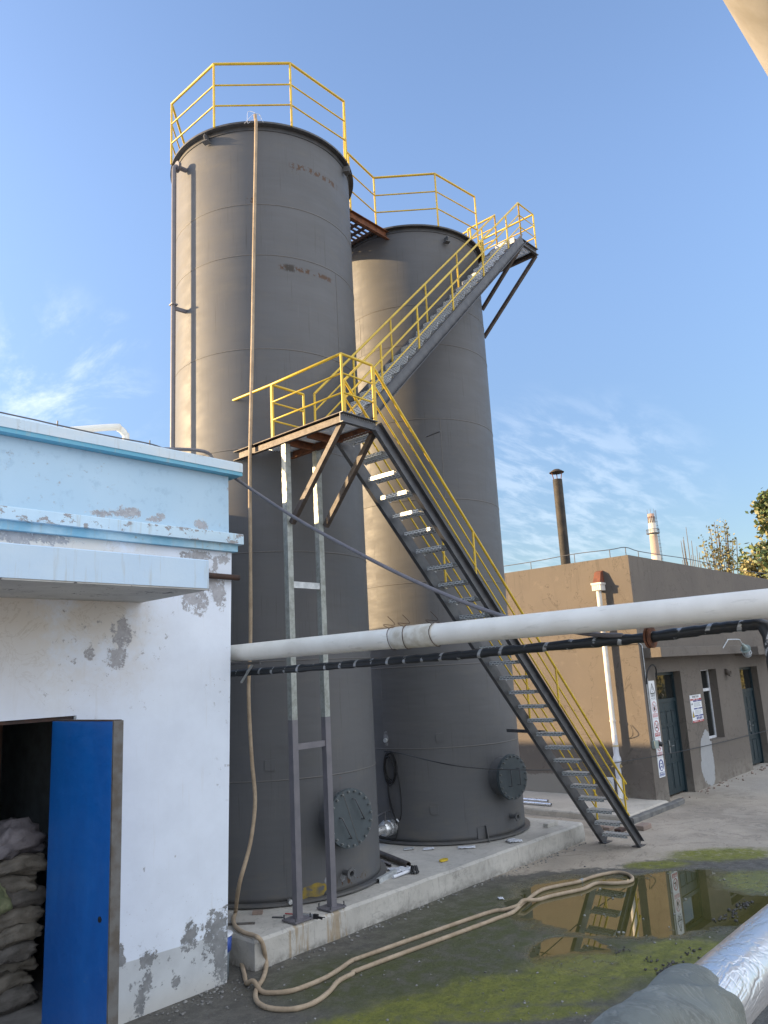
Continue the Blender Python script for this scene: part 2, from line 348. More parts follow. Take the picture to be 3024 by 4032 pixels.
def mk_brown():
    k = NT('brown_render'); x, y, z = k.sep(); f = k.noise(.7, 4, .55); g = k.noise(5, 6, .72); h = k.noise(75, 3, .7); sp = k.noise(26, 3, .7)
    c = k.mix(k.ramp(f, .3, .7), (.150, .128, .107), (.128, .110, .094)); c = k.mix(k.math('MULTIPLY', k.ramp(g, .56, .66), .35), c, (.20, .168, .138))
    c = k.mix(k.math('MULTIPLY', k.ramp(h, .58, .75), .35), c, (.11, .088, .07))
    chip = k.math('MULTIPLY', k.ramp(sp, .735, .75), k.ramp(z, 1.3, .9)); c = k.mix(k.math('MULTIPLY', chip, .8), c, (.42, .40, .37))
    st_ = k.noise(5, 4, .6, k.mapping((2.4, 2.4, .14))); c = k.mix(k.math('MULTIPLY', k.math('MULTIPLY', k.ramp(st_, .55, .7), k.ramp(z, 3.2, 5.3)), .40), c, (.075, .064, .055))
    crk = k.ramp(k.math('ABSOLUTE', k.math('SUBTRACT', k.noise(.8, 6, .6, dist=.6), .5)), .006, .0015); c = k.mix(k.math('MULTIPLY', crk, .5), c, (.06, .05, .042))
    spl = k.math('MULTIPLY', k.ramp(z, .55, .0), k.ramp(g, .35, .6)); c = k.mix(k.math('MULTIPLY', spl, .55), c, (.26, .235, .2))
    # grey cement skirting on the gable
    sk = k.math('MULTIPLY', k.ramp(k.math('ADD', z, k.math('MULTIPLY', g, .25)), .68, .64), k.ramp(y, 8.75, 8.95)); c = k.mix(k.math('MULTIPLY', sk, .8), c, (.27, .255, .225))
    d = k.blobs(x, z, [(19.35, .55, .42, .62), (19.5, .95, .26, .3)], k.noise(3, 5, .7), 1.0); pm = k.math('MULTIPLY', k.ramp(d, 1.0, .94), k.ramp(y, 7.46, 7.44)); c = k.mix(pm, c, k.mix(g, (.36, .365, .37), (.27, .275, .28)))
    return k.fin(c, .9, 0, k.math('ADD', h, k.math('MULTIPLY', g, .5)), .6, .012)
M['brown'] = mk_brown()
M['doorteal'] = simple('dark_teal_paint', (.010, .026, .034), (.008, .021, .028), .42, 0, 7)
M['upvc'] = simple('white_upvc', (.72, .74, .77), None, .35)
M['pvc'] = simple('white_drain_pipe', (.72, .70, .66), (.62, .59, .54), .4)
M['terracotta'] = simple('terracotta_spout', (.20, .065, .035), (.12, .045, .028), .8)
def mk_glass():
    k = NT('window_glass'); f = k.noise(2.5, 2, .5); k.b.inputs['IOR'].default_value = 1.75
    return k.fin((.012, .015, .016), .03, 0, f, .12, .02)
M['glass'] = mk_glass()
M['sooty'] = simple('sooty_flue', (.020, .018, .016), (.050, .040, .030), .75, 0, 4)
M['sack'] = None
def mk_sack(name, a, b):
    k = NT(name); f = k.noise(5, 5, .65); g = k.noise(45, 2, .6); c = k.mix(k.ramp(f, .35, .68), a, b); return k.fin(c, .7, 0, k.math('ADD', f, k.math('MULTIPLY', g, .15)), .8, .03)
M['sack'] = mk_sack('dusty_woven_sack', (.135, .12, .10), (.07, .063, .052))
M['sackgrey'] = mk_sack('grey_woven_sack', (.095, .087, .08), (.052, .048, .043))
M['sacklilac'] = mk_sack('pale_lilac_sack', (.19, .175, .19), (.11, .10, .11))
M['sackgreen'] = mk_sack('yellow_green_sack', (.24, .25, .14), (.14, .165, .085))
def mk_foil():
    k = NT('aluminium_foil_lagging'); f = k.noise(4, 4, .6); q = k.noise(2.6, 4, .6, k.mapping((.8, 2.2, 2.2)), .9); q2 = k.noise(6, 3, .6, k.mapping((1.6, 1, 1)), .5)
    cre = k.math('ADD', k.ramp(k.math('ABSOLUTE', k.math('SUBTRACT', q, .5)), .0, .05), k.math('MULTIPLY', k.ramp(k.math('ABSOLUTE', k.math('SUBTRACT', q2, .5)), .0, .04), .5)); h = k.math('ADD', f, k.math('MULTIPLY', cre, .5)); c = k.mix(f, (.70, .72, .75), (.55, .565, .59))
    return k.fin(c, k.ramp(f, .3, .7, .26, .40), .8, h, .28, .012)
M['foil'] = mk_foil()
def mk_cloth():
    k = NT('grey_green_tarpaulin'); f = k.noise(3, 5, .6); g = k.noise(150, 2, .5); w = k.noise(5, 5, .65, k.mapping((3.2, .9, .9), rot=(.2, .3, .5)), .8)
    cr = k.ramp(k.math('ABSOLUTE', k.math('SUBTRACT', w, .5)), .0, .05); st = k.noise(7, 5, .7)
    c = k.mix(k.ramp(f, .3, .7), (.20, .215, .195), (.13, .145, .135)); c = k.mix(k.math('MULTIPLY', k.ramp(st, .52, .68), .55), c, (.085, .09, .08)); c = k.mix(k.math('MULTIPLY', k.math('SUBTRACT', 1.0, cr), .30), c, (.30, .31, .29))
    return k.fin(c, .8, 0, k.math('ADD', k.math('MULTIPLY', w, 1.2), k.math('ADD', k.math('MULTIPLY', cr, .5), k.math('MULTIPLY', g, .08))), .5, .010)
M['cloth'] = mk_cloth()
M['beige'] = simple('beige_overhead_duct', (.44, .40, .33), (.34, .30, .23), .6, 0, 5)
M['trunk'] = simple('bark', (.17, .14, .11), (.10, .085, .07), .9, 0, 9)
def mk_leaf(name, a, b, c_):
    k = NT(name); f = k.noise(.9, 3, .6); oi = k.noise(9, 2, .5); c = k.mix(k.ramp(f, .35, .65), a, b); c = k.mix(k.ramp(oi, .5, .7), c, c_)
    m = k.fin(c, .55); return m
M['leafy'] = mk_leaf('yellowing_leaves', (.25, .22, .08), (.16, .17, .07), (.34, .27, .13))
M['leafg'] = mk_leaf('olive_leaves', (.12, .17, .05), (.07, .115, .04), (.18, .19, .06))
M['signwhite'] = simple('sign_white', (.74, .76, .78), (.70, .72, .75), .4)
M['signred'] = simple('sign_red', (.42, .035, .04), None, .45)
M['signpink'] = simple('sign_faded_red', (.60, .30, .32), None, .45)
M['signblue'] = simple('sign_blue', (.028, .04, .23), None, .45)
M['signfaded'] = simple('sign_faded_blue', (.16, .20, .38), None, .45)
M['signblack'] = simple('sign_black', (.015, .015, .018), None, .45)
M['signyellow'] = simple('sign_yellow', (.62, .44, .03), None, .45)
M['lampgreen'] = simple('grey_green_lamp_body', (.27, .33, .31), None, .45)
M['lampglass'] = simple('lamp_glass', (.42, .46, .50), None, .12)
M['bucketblue'] = simple('blue_plastic', (.03, .07, .30), None, .4)
M['bucketgrey'] = simple('grey_plastic', (.24, .29, .33), None, .5)
M['plasticwhite'] = simple('white_plastic_sheet', (.68, .70, .74), (.58, .6, .66), .35, 0, 7)
M['brick'] = simple('dusty_brick', (.26, .19, .155), (.20, .16, .135), .9)
M['stone'] = simple('pebble', (.27, .265, .25), (.13, .125, .12), .85, 0, 3)
def mk_chim():
    k = NT('banded_brick_chimney'); x, y, z = k.sep(); w = k.math('FRACT', k.math('MULTIPLY', k.math('ADD', z, 1.5), 1/8.4)); g = k.noise(.9, 5, .7); band = k.ramp(k.math('ADD', w, k.math('MULTIPLY', g, .08)), .53, .55)
    c = k.mix(band, (.40, .30, .235), (.58, .52, .44)); c = k.mix(k.ramp(g, .55, .68, 0, .6), c, (.52, .43, .35)); c = k.mix(k.ramp(z, 31.4, 31.6), c, (.40, .27, .21)); return k.fin(c, .9)
M['chim'] = mk_chim()

# ------------------------------------------------------------------ ground
def gp(px, py): p = onz((px, py)); return p.dot(R0), p.dot(F0)
def mk_ground():
    k = NT('yard_ground'); x, y, z = k.sep()
    u = k.math('ADD', k.math('MULTIPLY', x, R0.x), k.math('MULTIPLY', y, R0.y)); v = k.math('ADD', k.math('MULTIPLY', x, F0.x), k.math('MULTIPLY', y, F0.y))
    n0 = k.noise(.35, 4, .55); n1 = k.noise(1.3, 6, .62); n2 = k.noise(5, 6, .68); n3 = k.noise(26, 5, .7); n4 = k.noise(110, 3, .7)
    dirt = k.mix(k.ramp(n1, .3, .7), (.42, .36, .29), (.34, .295, .24)); dirt = k.mix(k.ramp(n2, .5, .72, 0, .5), dirt, (.43, .375, .31)); dirt = k.mix(k.ramp(n3, .56, .7, 0, .5), dirt, (.15, .13, .11))
    stain = k.math('MULTIPLY', k.ramp(n1, .6, .5), k.ramp(n0, .5, .6)); dirt = k.mix(k.math('MULTIPLY', stain, .5), dirt, (.19, .165, .135)); dirt = k.mix(k.ramp(n4, .6, .72, 0, .35), dirt, (.16, .14, .12)); dirt = k.mix(k.math('MULTIPLY', k.ramp(k.math('ABSOLUTE', k.math('SUBTRACT', k.noise(.9, 5, .6, dist=1.2), .5)), .018, .004), .4), dirt, (.15, .13, .11))
    road = k.ramp(k.math('ADD', x, k.math('MULTIPLY', n1, .9)), 18.0, 20.2); dirt = k.mix(k.math('MULTIPLY', road, .55), dirt, (.40, .375, .34))
    mud = k.mix(k.ramp(n2, .3, .7), (.125, .117, .10), (.080, .076, .066)); mud = k.mix(k.ramp(n3, .55, .68, 0, .6), mud, (.19, .178, .158)); mud = k.mix(k.ramp(n4, .64, .72, 0, .5), mud, (.2, .19, .17))
    E = lambda px, py, a, b: (*gp(px, py), a, b)
    mm = k.blobs(u, v, [E(640, 2140, 2.4, 2.0), E(850, 2010, 1.7, 1.1), E(1000, 2110, 2.2, 1.6), E(1320, 1950, 2.6, 1.75), E(1620, 1925, 2.3, 1.9), E(1300, 2190, 3.5, 1.4), E(1640, 2100, 3, 2.2), E(1130, 1915, .9, .45)], n2, .55)
    mudm = k.ramp(mm, 1.03, .93)
    wet = k.blobs(u, v, [E(1330, 1950, 1.50, 1.45), E(1560, 1935, 1.25, 1.4), E(1235, 2060, .5, .6)], k.math('ADD', k.math('MULTIPLY', k.noise(2.2, 5, .6), .8), k.math('MULTIPLY', n3, .2)), .8)
    wetm = k.ramp(wet, 1.10, .86)
    alg = k.blobs(u, v, [E(1330, 2085, .95, .36), E(1150, 2135, .95, .42), E(960, 2170, .75, .28), E(1480, 2050, .55, .32), E(1560, 1845, .9, .42), E(1650, 1905, .6, .6), E(820, 2205, .6, .22), E(1420, 1868, .5, .25), E(1120, 2190, .8, .16)], k.noise(3.5, 6, .68), 1.05)
    algm = k.math('MULTIPLY', k.ramp(alg, 1.25, .62), k.ramp(k.noise(8, 5, .7), .30, .52, .35, 1)); film = k.ramp(k.blobs(u, v, [E(1300, 2000, 2.8, 2.3), E(900, 2110, 1.7, 1.0)], n2, .6), 1.1, .6)
    algc = k.mix(k.ramp(n2, .3, .7), (.20, .205, .036), (.125, .135, .028)); algc = k.mix(k.ramp(n3, .5, .68, 0, .7), algc, (.06, .062, .026))
    water = k.mix(k.ramp(n1, .35, .65), (.058, .058, .018), (.085, .078, .025))
    c = k.mix(mudm, dirt, mud); c = k.mix(k.math('MULTIPLY', film, k.ramp(n2, .36, .6, .3, .9)), c, (.075, .084, .028)); c = k.mix(wetm, c, water); c = k.mix(algm, c, algc)
    damp = k.ramp(mm, 1.0, .7)
    lump = k.noise(7, 4, .6)
    dry = k.math('SUBTRACT', 1.0, k.math('MULTIPLY', wetm, k.math('SUBTRACT', 1.0, k.math('MULTIPLY', algm, .55))))
    rg = k.fmix(dry, .015, k.fmix(damp, .9, k.ramp(n2, .35, .65, .42, .75)))
    h = k.math('MULTIPLY', dry, k.math('ADD', k.math('MULTIPLY', lump, .7), k.math('ADD', k.math('MULTIPLY', n3, .45), k.math('MULTIPLY', n4, .2))))
    k.put(k.b.inputs['IOR'], k.fmix(dry, 2.05, 1.42))
    return k.fin(c, rg, 0, h, .8, .035)
g = MB(); g.add([(-400, -400, 0), (600, -400, 0), (600, 600, 0), (-400, 600, 0)], [(0, 1, 2, 3)])
struct(g.build('ground', mk_ground()))

# ------------------------------------------------------------------ tank foundation and apron
def wobble_box(name, x0, x1, y0, y1, z0, z1, mat, nx, ny, amp, r=.03):
    """cast slab with slightly uneven, rounded arrises"""
    m = MB(); nz = 3
    xs = [x0+(x1-x0)*i/nx for i in range(nx+1)]; ys = [y0+(y1-y0)*i/ny for i in range(ny+1)]
    jit = lambda a, b, s: (noise.noise(V((a*1.9, b*1.9, s)))+.5*noise.noise(V((a*6, b*6, s))))*amp
    top = [[(max(x0+r*.5, min(x1-r*.5, x)), max(y0+r, min(y1-r, y)), z1+jit(x, y, 0)*.35) for x in xs] for y in ys]
    vs = [p for row in top for p in row]; W = nx+1
    fs = [(j*W+i, j*W+i+1, (j+1)*W+i+1, (j+1)*W+i) for j in range(ny) for i in range(nx)]
    loop = [(i, 0) for i in range(nx)]+[(nx, j) for j in range(ny)]+[(i, ny) for i in range(nx, 0, -1)]+[(0, j) for j in range(ny, 0, -1)]
    nrm = lambda i, j: V(((-1 if i == 0 else 1 if i == nx else 0), (-1 if j == 0 else 1 if j == ny else 0), 0))
    rings = []
    for lev, z in ((0, z1-r), (1, (z0+z1)/2), (2, z0)):
        ring = []
        for (i, j) in loop:
            p = V((xs[i], ys[j], z)); n_ = nrm(i, j); p += n_*(jit(p.x+p.y, z, 3)*.8); ring.append(len(vs)); vs.append(tuple(p))
        rings.append(ring)
    first = [j*W+i for (i, j) in loop]
    for a, b in zip([first]+rings[:-1], rings):
        n = len(a)
        for q in range(n): fs.append((a[q], b[q], b[(q+1) % n], a[(q+1) % n]))
    m.add(vs, fs, False); return m.build(name, mat)
pad = wobble_box('concrete_plinth', 5.55, 12.72, 7.17, 12.2, -.02, PZ, M['conc'], 72, 30, .022)
tag(pad, 'long raised concrete plinth carrying the two grey tanks', 'plinth')
kb = wobble_box('weathered_kerb', 14.42, 16.9, 7.06, 7.197, -.02, .10, simple('dark_weathered_kerb', (.10, .10, .10), (.17, .165, .155), .9, 0, 5, .5, .01), 24, 2, .03, .02); struct(kb)
ap = wobble_box('concrete_apron', 14.4, 16.36, 7.2, 16, -.02, .13, M['apron'], 20, 60, .02); struct(ap)

# ------------------------------------------------------------------ storage tanks
def cyl(c, r, a, z): return V((c.x+r*math.cos(rad(a)), c.y+r*math.sin(rad(a)), z))
def make_tank(c, top, mat, label, seams, rail0, vseams, man, noz, lugs, plates):
    t = thing('storage_tank', label, 'tank', (c.x, c.y, PZ)); T = RT_
    m = MB(); m.lathe([(T-.02, PZ+.05), (T, PZ+.05)]+[(T, PZ+.1+(top-PZ-.12)*i/24) for i in range(25)], (c.x, c.y, 0), 128); m.build('shell', mat, t)
    for z in seams: MB().lathe([(T-.004, z-.011), (T+.004, z-.007), (T+.006, z), (T+.004, z+.007), (T-.004, z+.011)], (c.x, c.y, 0), 128).build('weld_seam', M['seam'], t)
    for a, z0, z1 in vseams: MB().beam(cyl(c, T, a, z0), cyl(c, T, a, z1), .014, .008, V((math.cos(rad(a)), math.sin(rad(a)), 0))).build('weld_seam', M['seam'], t)
    m = MB(); m.lathe([(T-.03, top-.03), (T+.085, top-.03), (T+.085, top+.0), (T-.03, top+.0)], (c.x, c.y, 0), 128, smooth=False)
    m.lathe([(T-.006, top-.10), (T+.012, top-.10), (T+.012, top-.032)], (c.x, c.y, 0), 128, smooth=False); m.build('rim_flange', M['rim'], t)
    m = MB(); m.lathe([(0, top+.16), (T*.5, top+.09), (T-.03, top+.004)], (c.x, c.y, 0), 64); m.build('roof', M['rim'], t)
    m = MB(); m.lathe([(T-.03, PZ+.048), (T+.085, PZ+.048), (T+.085, PZ+.02), (T-.03, PZ+.02)], (c.x, c.y, 0), 128, smooth=False); m.build('base_ring', mat, t)
    m = MB(); m.lathe([(T-.09, PZ), (T-.06, PZ+.03)], (c.x, c.y, 0), 64); m.build('base_packing', M['dark'], t)
    # manhole
    a, z, sk = man; n = V((math.cos(rad(a)), math.sin(rad(a)), 0)); s_ = V((-n.y, n.x, 0)); o = cyl(c, T, a, z)
    mh = MB().tube([o-n*.12, o+n*.2], .30, 40, True).build('manhole', mat, t)
    MB().tube([o+n*.2, o+n*.222], .36, 48).build('manhole_flange', M['manhole'], mh)
    MB().tube([o+n*.226, o+n*.246], .355, 48).build('manhole_cover', M['manhole'], mh)
    for i in range(20):
        q = 2*pi*i/20+.1; p = o+s_*math.cos(q)*.325+Z0*math.sin(q)*.325; MB().tube([p+n*.246, p+n*.268, p+n*.2682, p+n*.282], [.0155, .0155, .008, .008], 6, smooth=False).build('bolt', M['bolt'], mh)
    for d in (-.11, .11):
        tl = s_*sk*.07; up_ = d*sk*.9
        p0 = o+s_*d+Z0*(.13+up_)-tl+n*.246; p1 = o+s_*d+Z0*(-.13+up_)+tl+n*.246; w = n*.055
        MB().tube([p0, p0+w, p1+w, p1], .008, 8).build('lift_handle', M['steel'], mh)
    if sk > .5: MB().beam(o+s_*-.12+Z0*.34+n*.248, o+s_*.12-Z0*.34+n*.248, .006, .004, n).build('weld_line', M['seam'], mh)
    # drain nozzle
    a, z = noz; n = V((math.cos(rad(a)), math.sin(rad(a)), 0)); s_ = V((-n.y, n.x, 0)); o = cyl(c, T, a, z)
    nz = MB().tube([o-n*.03, o+n*.14], .034, 16, False); nz.tube([o+n*.14, o+n*.155], .072, 20, False)
    nz.lathe([(0, 0)], (0, 0, 0), 3) if False else None
    N_ = 20; ring = []
    for k2, rr in ((.155, .072), (.155, .034), (.10, .032)):
        ring.append([o+n*k2+s_*math.cos(2*pi*i/N_)*rr+Z0*math.sin(2*pi*i/N_)*rr for i in range(N_)])
    for A, B in ((0, 1), (1, 2)): nz.add(ring[A]+ring[B], [(i, (i+1) % N_, N_+(i+1) % N_, N_+i) for i in range(N_)])
    no = nz.build('drain_nozzle', mat, t)
    MB().disc(o+n*.10, n, .032, .002, 16).build('bore', M['dark'], no)
    for q in (45, 135, 225, 315):
        p = o+s_*math.cos(rad(q))*.055+Z0*math.sin(rad(q))*.055; MB().tube([p+n*.13, p+n*.168], .007, 6).build('stud', M['bolt'], no)
    for (a, z) in lugs:
        n = V((math.cos(rad(a)), math.sin(rad(a)), 0)); s_ = V((-n.y, n.x, 0)); o = cyl(c, T, a, z)
        l = MB().poly([o-s_*.008+Z0*.05, o-s_*.008+n*.11+Z0*.05, o-s_*.008+n*.13, o-s_*.008+n*.11-Z0*.06, o-s_*.008-Z0*.06], .016, s_)
        l.poly([o+n*.02-Z0*.075-s_*.06, o+n*.12-Z0*.075-s_*.05, o+n*.12-Z0*.075+s_*.05, o+n*.02-Z0*.075+s_*.06], .012, Z0); l.build('lifting_lug', mat, t)
    for (a, z, w) in plates:
        n = V((math.cos(rad(a)), math.sin(rad(a)), 0)); s_ = V((-n.y, n.x, 0)); o = cyl(c, T-.002, a, z)
        MB().poly([o-s_*w-Z0*w, o+s_*w-Z0*w, o+s_*w+Z0*w, o-s_*w+Z0*w], .016, n).build('pad_plate', mat, t)
    # roof guard rail, eight sided
    vx = [cyl(c, 1.525, rail0+45*i, top) for i in range(8)]; gap = 0
    for lev, r in ((1.10, .021), (.72, .013), (.36, .013)):
        for i in range(8):
            if (c is C1 and i in SKIP1) or (c is C2 and i in SKIP2): continue
            p, q = vx[i]+Z0*lev, vx[(i+1) % 8]+Z0*lev; MB().tube([p, q], r, 8).build('top_rail' if lev > 1 else 'mid_rail', M['yellow'], t)
    for p in vx: MB().tube([p-Z0*.02, p+Z0*1.10], .0175, 8).build('rail_post', M['yellow'], t)
    return t
SKIP1 = {3}; SKIP2 = {7, 2}
TOP1, TOP2 = 11.21, 11.19
t1 = make_tank(C1, TOP1, M['tank1'], 'taller looking grey tank in front, with the hanging hose and side pipe', [9.87, 9.05, 7.59, 6.13, 4.68, 3.24, 1.76], -157.5,
    [(-81.3, 7.59, 9.05), (-120, 3.24, 4.68)], (-96, 1.24, 1), (-94, .56), [(-163.6, 11.08), (-66, 11.08)], [(-132.3, 1.95, .065)])
t2 = make_tank(C2, TOP2, M['tank2'], 'grey tank at the back with the black cable coil hung on it', [9.6, 8.83, 7.40, 5.94, 4.5, 3.1, 1.78], -162,
    [(176, 8.83, 9.6), (-125, 5.94, 7.4), (-178, .35, 1.78)], (-96, 1.25, 0), (-90, .6), [(-110.6, 10.96)], [(-139.7, 1.95, .065), (-146, .83, .065)])
# yellow overspray patch and white scuffs on the front tank: thin real paint films
def film(c, a, z, w, h, mat, parent, seed, n=26, name='paint_splash'):
    m = MB(); cen = []; R = RT_+.0015; pts = []
    for i in range(n):
        q = 2*pi*i/n; k_ = 1+.35*noise.noise(V((math.cos(q)*1.7, math.sin(q)*1.7, seed)))
        pts.append((a+math.degrees(w*math.cos(q)*k_/RT_), z+h*math.sin(q)*k_))
    vs = [cyl(c, R, a, z)]+[cyl(c, R, p[0], p[1]) for p in pts]; m.add(vs, [(0, 1+i, 1+(i+1) % n) for i in range(n)], True); return m.build(name, mat, parent)
M['ysplash'] = simple('yellow_overspray', (.30, .21, .02), (.10, .092, .075), .6, 0, 9)
film(C1, -111, .43, .17, .075, M['ysplash'], t1, 3.1)
film(C1, -116.5, .40, .10, .05, M['ysplash'], t1, 5.3)
M['wsplash'] = simple('chalky_scuff', (.26, .265, .28), (.12, .12, .125), .7, 0, 16)
film(C1, -104, .50, .05, .05, M['wsplash'], t1, 1.7); film(C1, -95, .50, .04, .05, M['wsplash'], t1, 9.2)
film(C2, -178, 1.94, .055, .12, M['wsplash'], t2, 4.4); MB().disc(cyl(C2, RT_-.01, -177.8, 1.92), (-1, -.05, 0), .035, .05, 14).build('blank_flange', M['galv'], t2)
# foot lug of the rear tank, bracket nub
o = cyl(C2, RT_, -116.3, .30); n = V((math.cos(rad(-116.3)), math.sin(rad(-116.3)), 0)); s_ = V((-n.y, n.x, 0))
MB().poly([o-s_*.07, o-s_*.07+Z0*.22, o+s_*.07+Z0*.22, o+s_*.07], .014, n).poly([o+s_*.072, o+s_*.072+n*.11, o+s_*.072+n*.05+Z0*.24, o+s_*.072+Z0*.24], .012, s_).build('foot_lug', M['tank2'], t2)
for a, z in ((-131.5, 9.87),):
    o = cyl(C2, RT_, a, z); n = V((math.cos(rad(a)), math.sin(rad(a)), 0)); s_ = V((-n.y, n.x, 0))
    MB().tube([o+n*.03+s_*.1, o+n*.03, o+n*.03+Z0*.12], .008, 6).build('wire_hook', M['steel'], t2)
# overflow pipe down the front tank's left side
a = 174.5; n = V((math.cos(rad(a)), math.sin(rad(a)), 0)); s_ = V((-n.y, n.x, 0)); PR = RT_+.20
pz = 10.83; P0 = cyl(C1, RT_-.02, a, pz); P1 = cyl(C1, PR-.07, a, pz); P2 = cyl(C1, PR, a, pz-.07); P3 = cyl(C1, PR, a, PZ+.05)
arc = [P1, cyl(C1, PR-.03, a, pz-.008), cyl(C1, PR-.008, a, pz-.03), P2]
dp = MB().tube([P0]+arc+[P3], .036, 14).build('overflow_pipe', M['postgrey'], t1)
MB().tube([cyl(C1, RT_+.12, a, pz), cyl(C1, RT_+.14, a, pz)], .085, 20).tube([cyl(C1, RT_+.145, a, pz), cyl(C1, RT_+.165, a, pz)], .085, 20).build('pipe_flange', M['postgrey'], dp)
MB().beam(cyl(C1, RT_-.01, a, 8.45), cyl(C1, PR, a, 8.45), .04, .05).beam(cyl(C1, PR-.05, a, 8.50), cyl(C1, PR+.045, a, 8.50), .10, .02).build('pipe_bracket', M['postgrey'], dp)
# tied knot of wire at the railing belongs to the hose below

# bridge between the two tank tops
br = thing('tank_bridge', 'rusty channel bridge joining the two tank tops', 'bridge', (9.3, 9.1, 11.0))
zb = 11.12
MB().chan((8.70, 8.52, zb-.06), (10.02, 8.54, zb-.06), .16, .06, .01, 1).build('channel', M['rust'], br)
MB().chan((8.76, 9.7, zb-.06), (9.98, 9.7, zb-.06), .16, .06, .01, -1).build('channel', M['rust'], br)
m = MB()
for i in range(11): y = 8.60+i*.105; m.beam((8.72, y, zb+.03), (9.98, y, zb+.03), .03, .03)
for i in range(7): x = 8.75+i*.19; m.beam((x, 8.54, zb-.01), (x, 9.68, zb-.01), .03, .05)
m.build('deck_grating', M['rustdark'], br)
vt1 = cyl(C1, 1.525, -22.5, TOP1); vt2 = cyl(C2, 1.525, -162, TOP2)
for lev, r in ((1.10, .021), (.72, .013), (.36, .013)):
    MB().tube([vt1+Z0*(lev-.03), vt2+Z0*lev], r, 8).build('hand_rail' if lev > 1 else 'mid_rail', M['yellow'], br)
p_ = vt1.lerp(vt2, .12); MB().tube([p_+Z0*-.08, p_+Z0*1.08], .0175, 8).build('rail_post', M['yellow'], br)
MB().tube([cyl(C1, 1.525, 22.5, TOP1)+Z0*1.1, cyl(C2, 1.525, 153, TOP2)+Z0*1.1], .02, 8).build('hand_rail', M['yellow'], br)

# ------------------------------------------------------------------ staircase
st = thing('steel_staircase', 'two flight steel staircase with yellow rails climbing past the grey tanks', 'staircase', (12.8, 6.55, 0))
LX0, LX1, LY0, LY1, LZ = 6.22, 6.79, 6.17, 8.34, 6.10
def tread(xc, y0, y1, z, dirx, name='tread', dep=.20):
    """perforated plank tread: turned down lips, longitudinal strips, cross strips"""
    m = MB(); x0, x1 = xc-dep/2, xc+dep/2
    m.box(x0, x0+.006, y0, y1, z-.05, z, 1); m.box(x1-.006, x1, y0, y1, z-.05, z, 1)
    for i in range(6):
        a = x0+.010+(dep-.02)*i/6; m.box(a, a+.019, y0+.002, y1-.002, z-.008, z-.002)
    for i in range(7):
        b = y0+.02+(y1-y0-.06)*i/6; m.box(x0+.007, x1-.007, b, b+.022, z-.0145, z-.0085)
    return m
lo_b, lo_t = V((12.78, 0, .0)), V((6.80, 0, 6.12))
yn, yf = 6.20, 6.80
ln = lambda t: lo_b.lerp(lo_t, t)
for y, sd in ((yn, -1), (yf, 1)):
    p, q = V((12.78, y, .02)), V((6.80, y, 6.03)); MB().chan(p, q, .17, .06, .008, sd).build('stringer', M['steel'], st)
    MB().box(12.66, 12.9, y-.05, y+.09, .002, .014).build('base_plate', M['steel'], st)
NL = 27
for i in range(NL):
    t = (i+.75)/NL; x = 12.78+(6.80-12.78)*t; z = .02+6.01*t
    m = tread(x, yn+.075, yf-.075, z+.02, -1)
    for yy in (yn+.068, yf-.075): m.add([(x-.1, yy, z+.02), (x+.1, yy, z+.02), (x+.1, yy, z-.05)], [(0, 1, 2)])
    m.build('tread', [M['galv'], M['perf']], st)
# upper flight
ub, ut = V((7.0, 0, 6.09)), V((12.10, 0, 11.17)); uyn, uyf = 6.90, 7.50
for y, sd in ((uyn, 1), (uyf, -1)): MB().chan((ub.x, y, ub.z), (ut.x, y, ut.z-.02), .17, .06, .008, sd).build('stringer', M['steel'], st)
NU = 25
for i in range(NU):
    t = (i+.7)/NU; x = ub.x+(ut.x-ub.x)*t; z = ub.z+(ut.z-ub.z)*t
    m = tread(x, uyn+.07, uyf-.07, z+.05, 1, dep=.22); m.box(x-.116, x-.1105, uyn+.075, uyf-.075, z-.055, z+.052, 1); m.build('tread', [M['galv'], M['perf']], st)
# landing
lf = MB(); d = .13
lf.chan((LX0+.03, LY0+.045, LZ-d/2), (LX0+.03, LY1, LZ-d/2), d, .055, .010, -1).build('landing_beam', M['steelraw'], st)
MB().chan((LX0-.025, LY0+.042, LZ-d/2), (LX1+.03, LY0+.042, LZ-d/2), d, .055, .010, 1).build('landing_beam', M['steel'], st)
MB().chan((LX1, LY0+.06, LZ-d/2-.002), (LX1, 7.75, LZ-d/2-.002), d, .055, .008, -1).build('landing_beam', M['rust'], st)
for y in (6.9, 7.3): MB().chan((LX0+.06, y, LZ-.09), (LX1-.06, y, LZ-.09), .1, .05, .008, 1).build('landing_joist', M['rust'], st)
m = MB()
for i in range(18): x = LX0+.02+i*.031; m.box(x, x+.006, LY0+.03, 7.9, LZ-.028, LZ+.002)
for i in range(18): y = LY0+.08+i*.1; m.box(LX0+.02, LX1-.02, y, y+.008, LZ-.012, LZ+.0)
m.build('landing_grating', M['galv'], st)
# link from landing to the start of the flights
MB().box(LX1+.002, 7.06, 6.88, 7.52, LZ-.05, LZ-.01).build('landing_step', M['galv'], st)
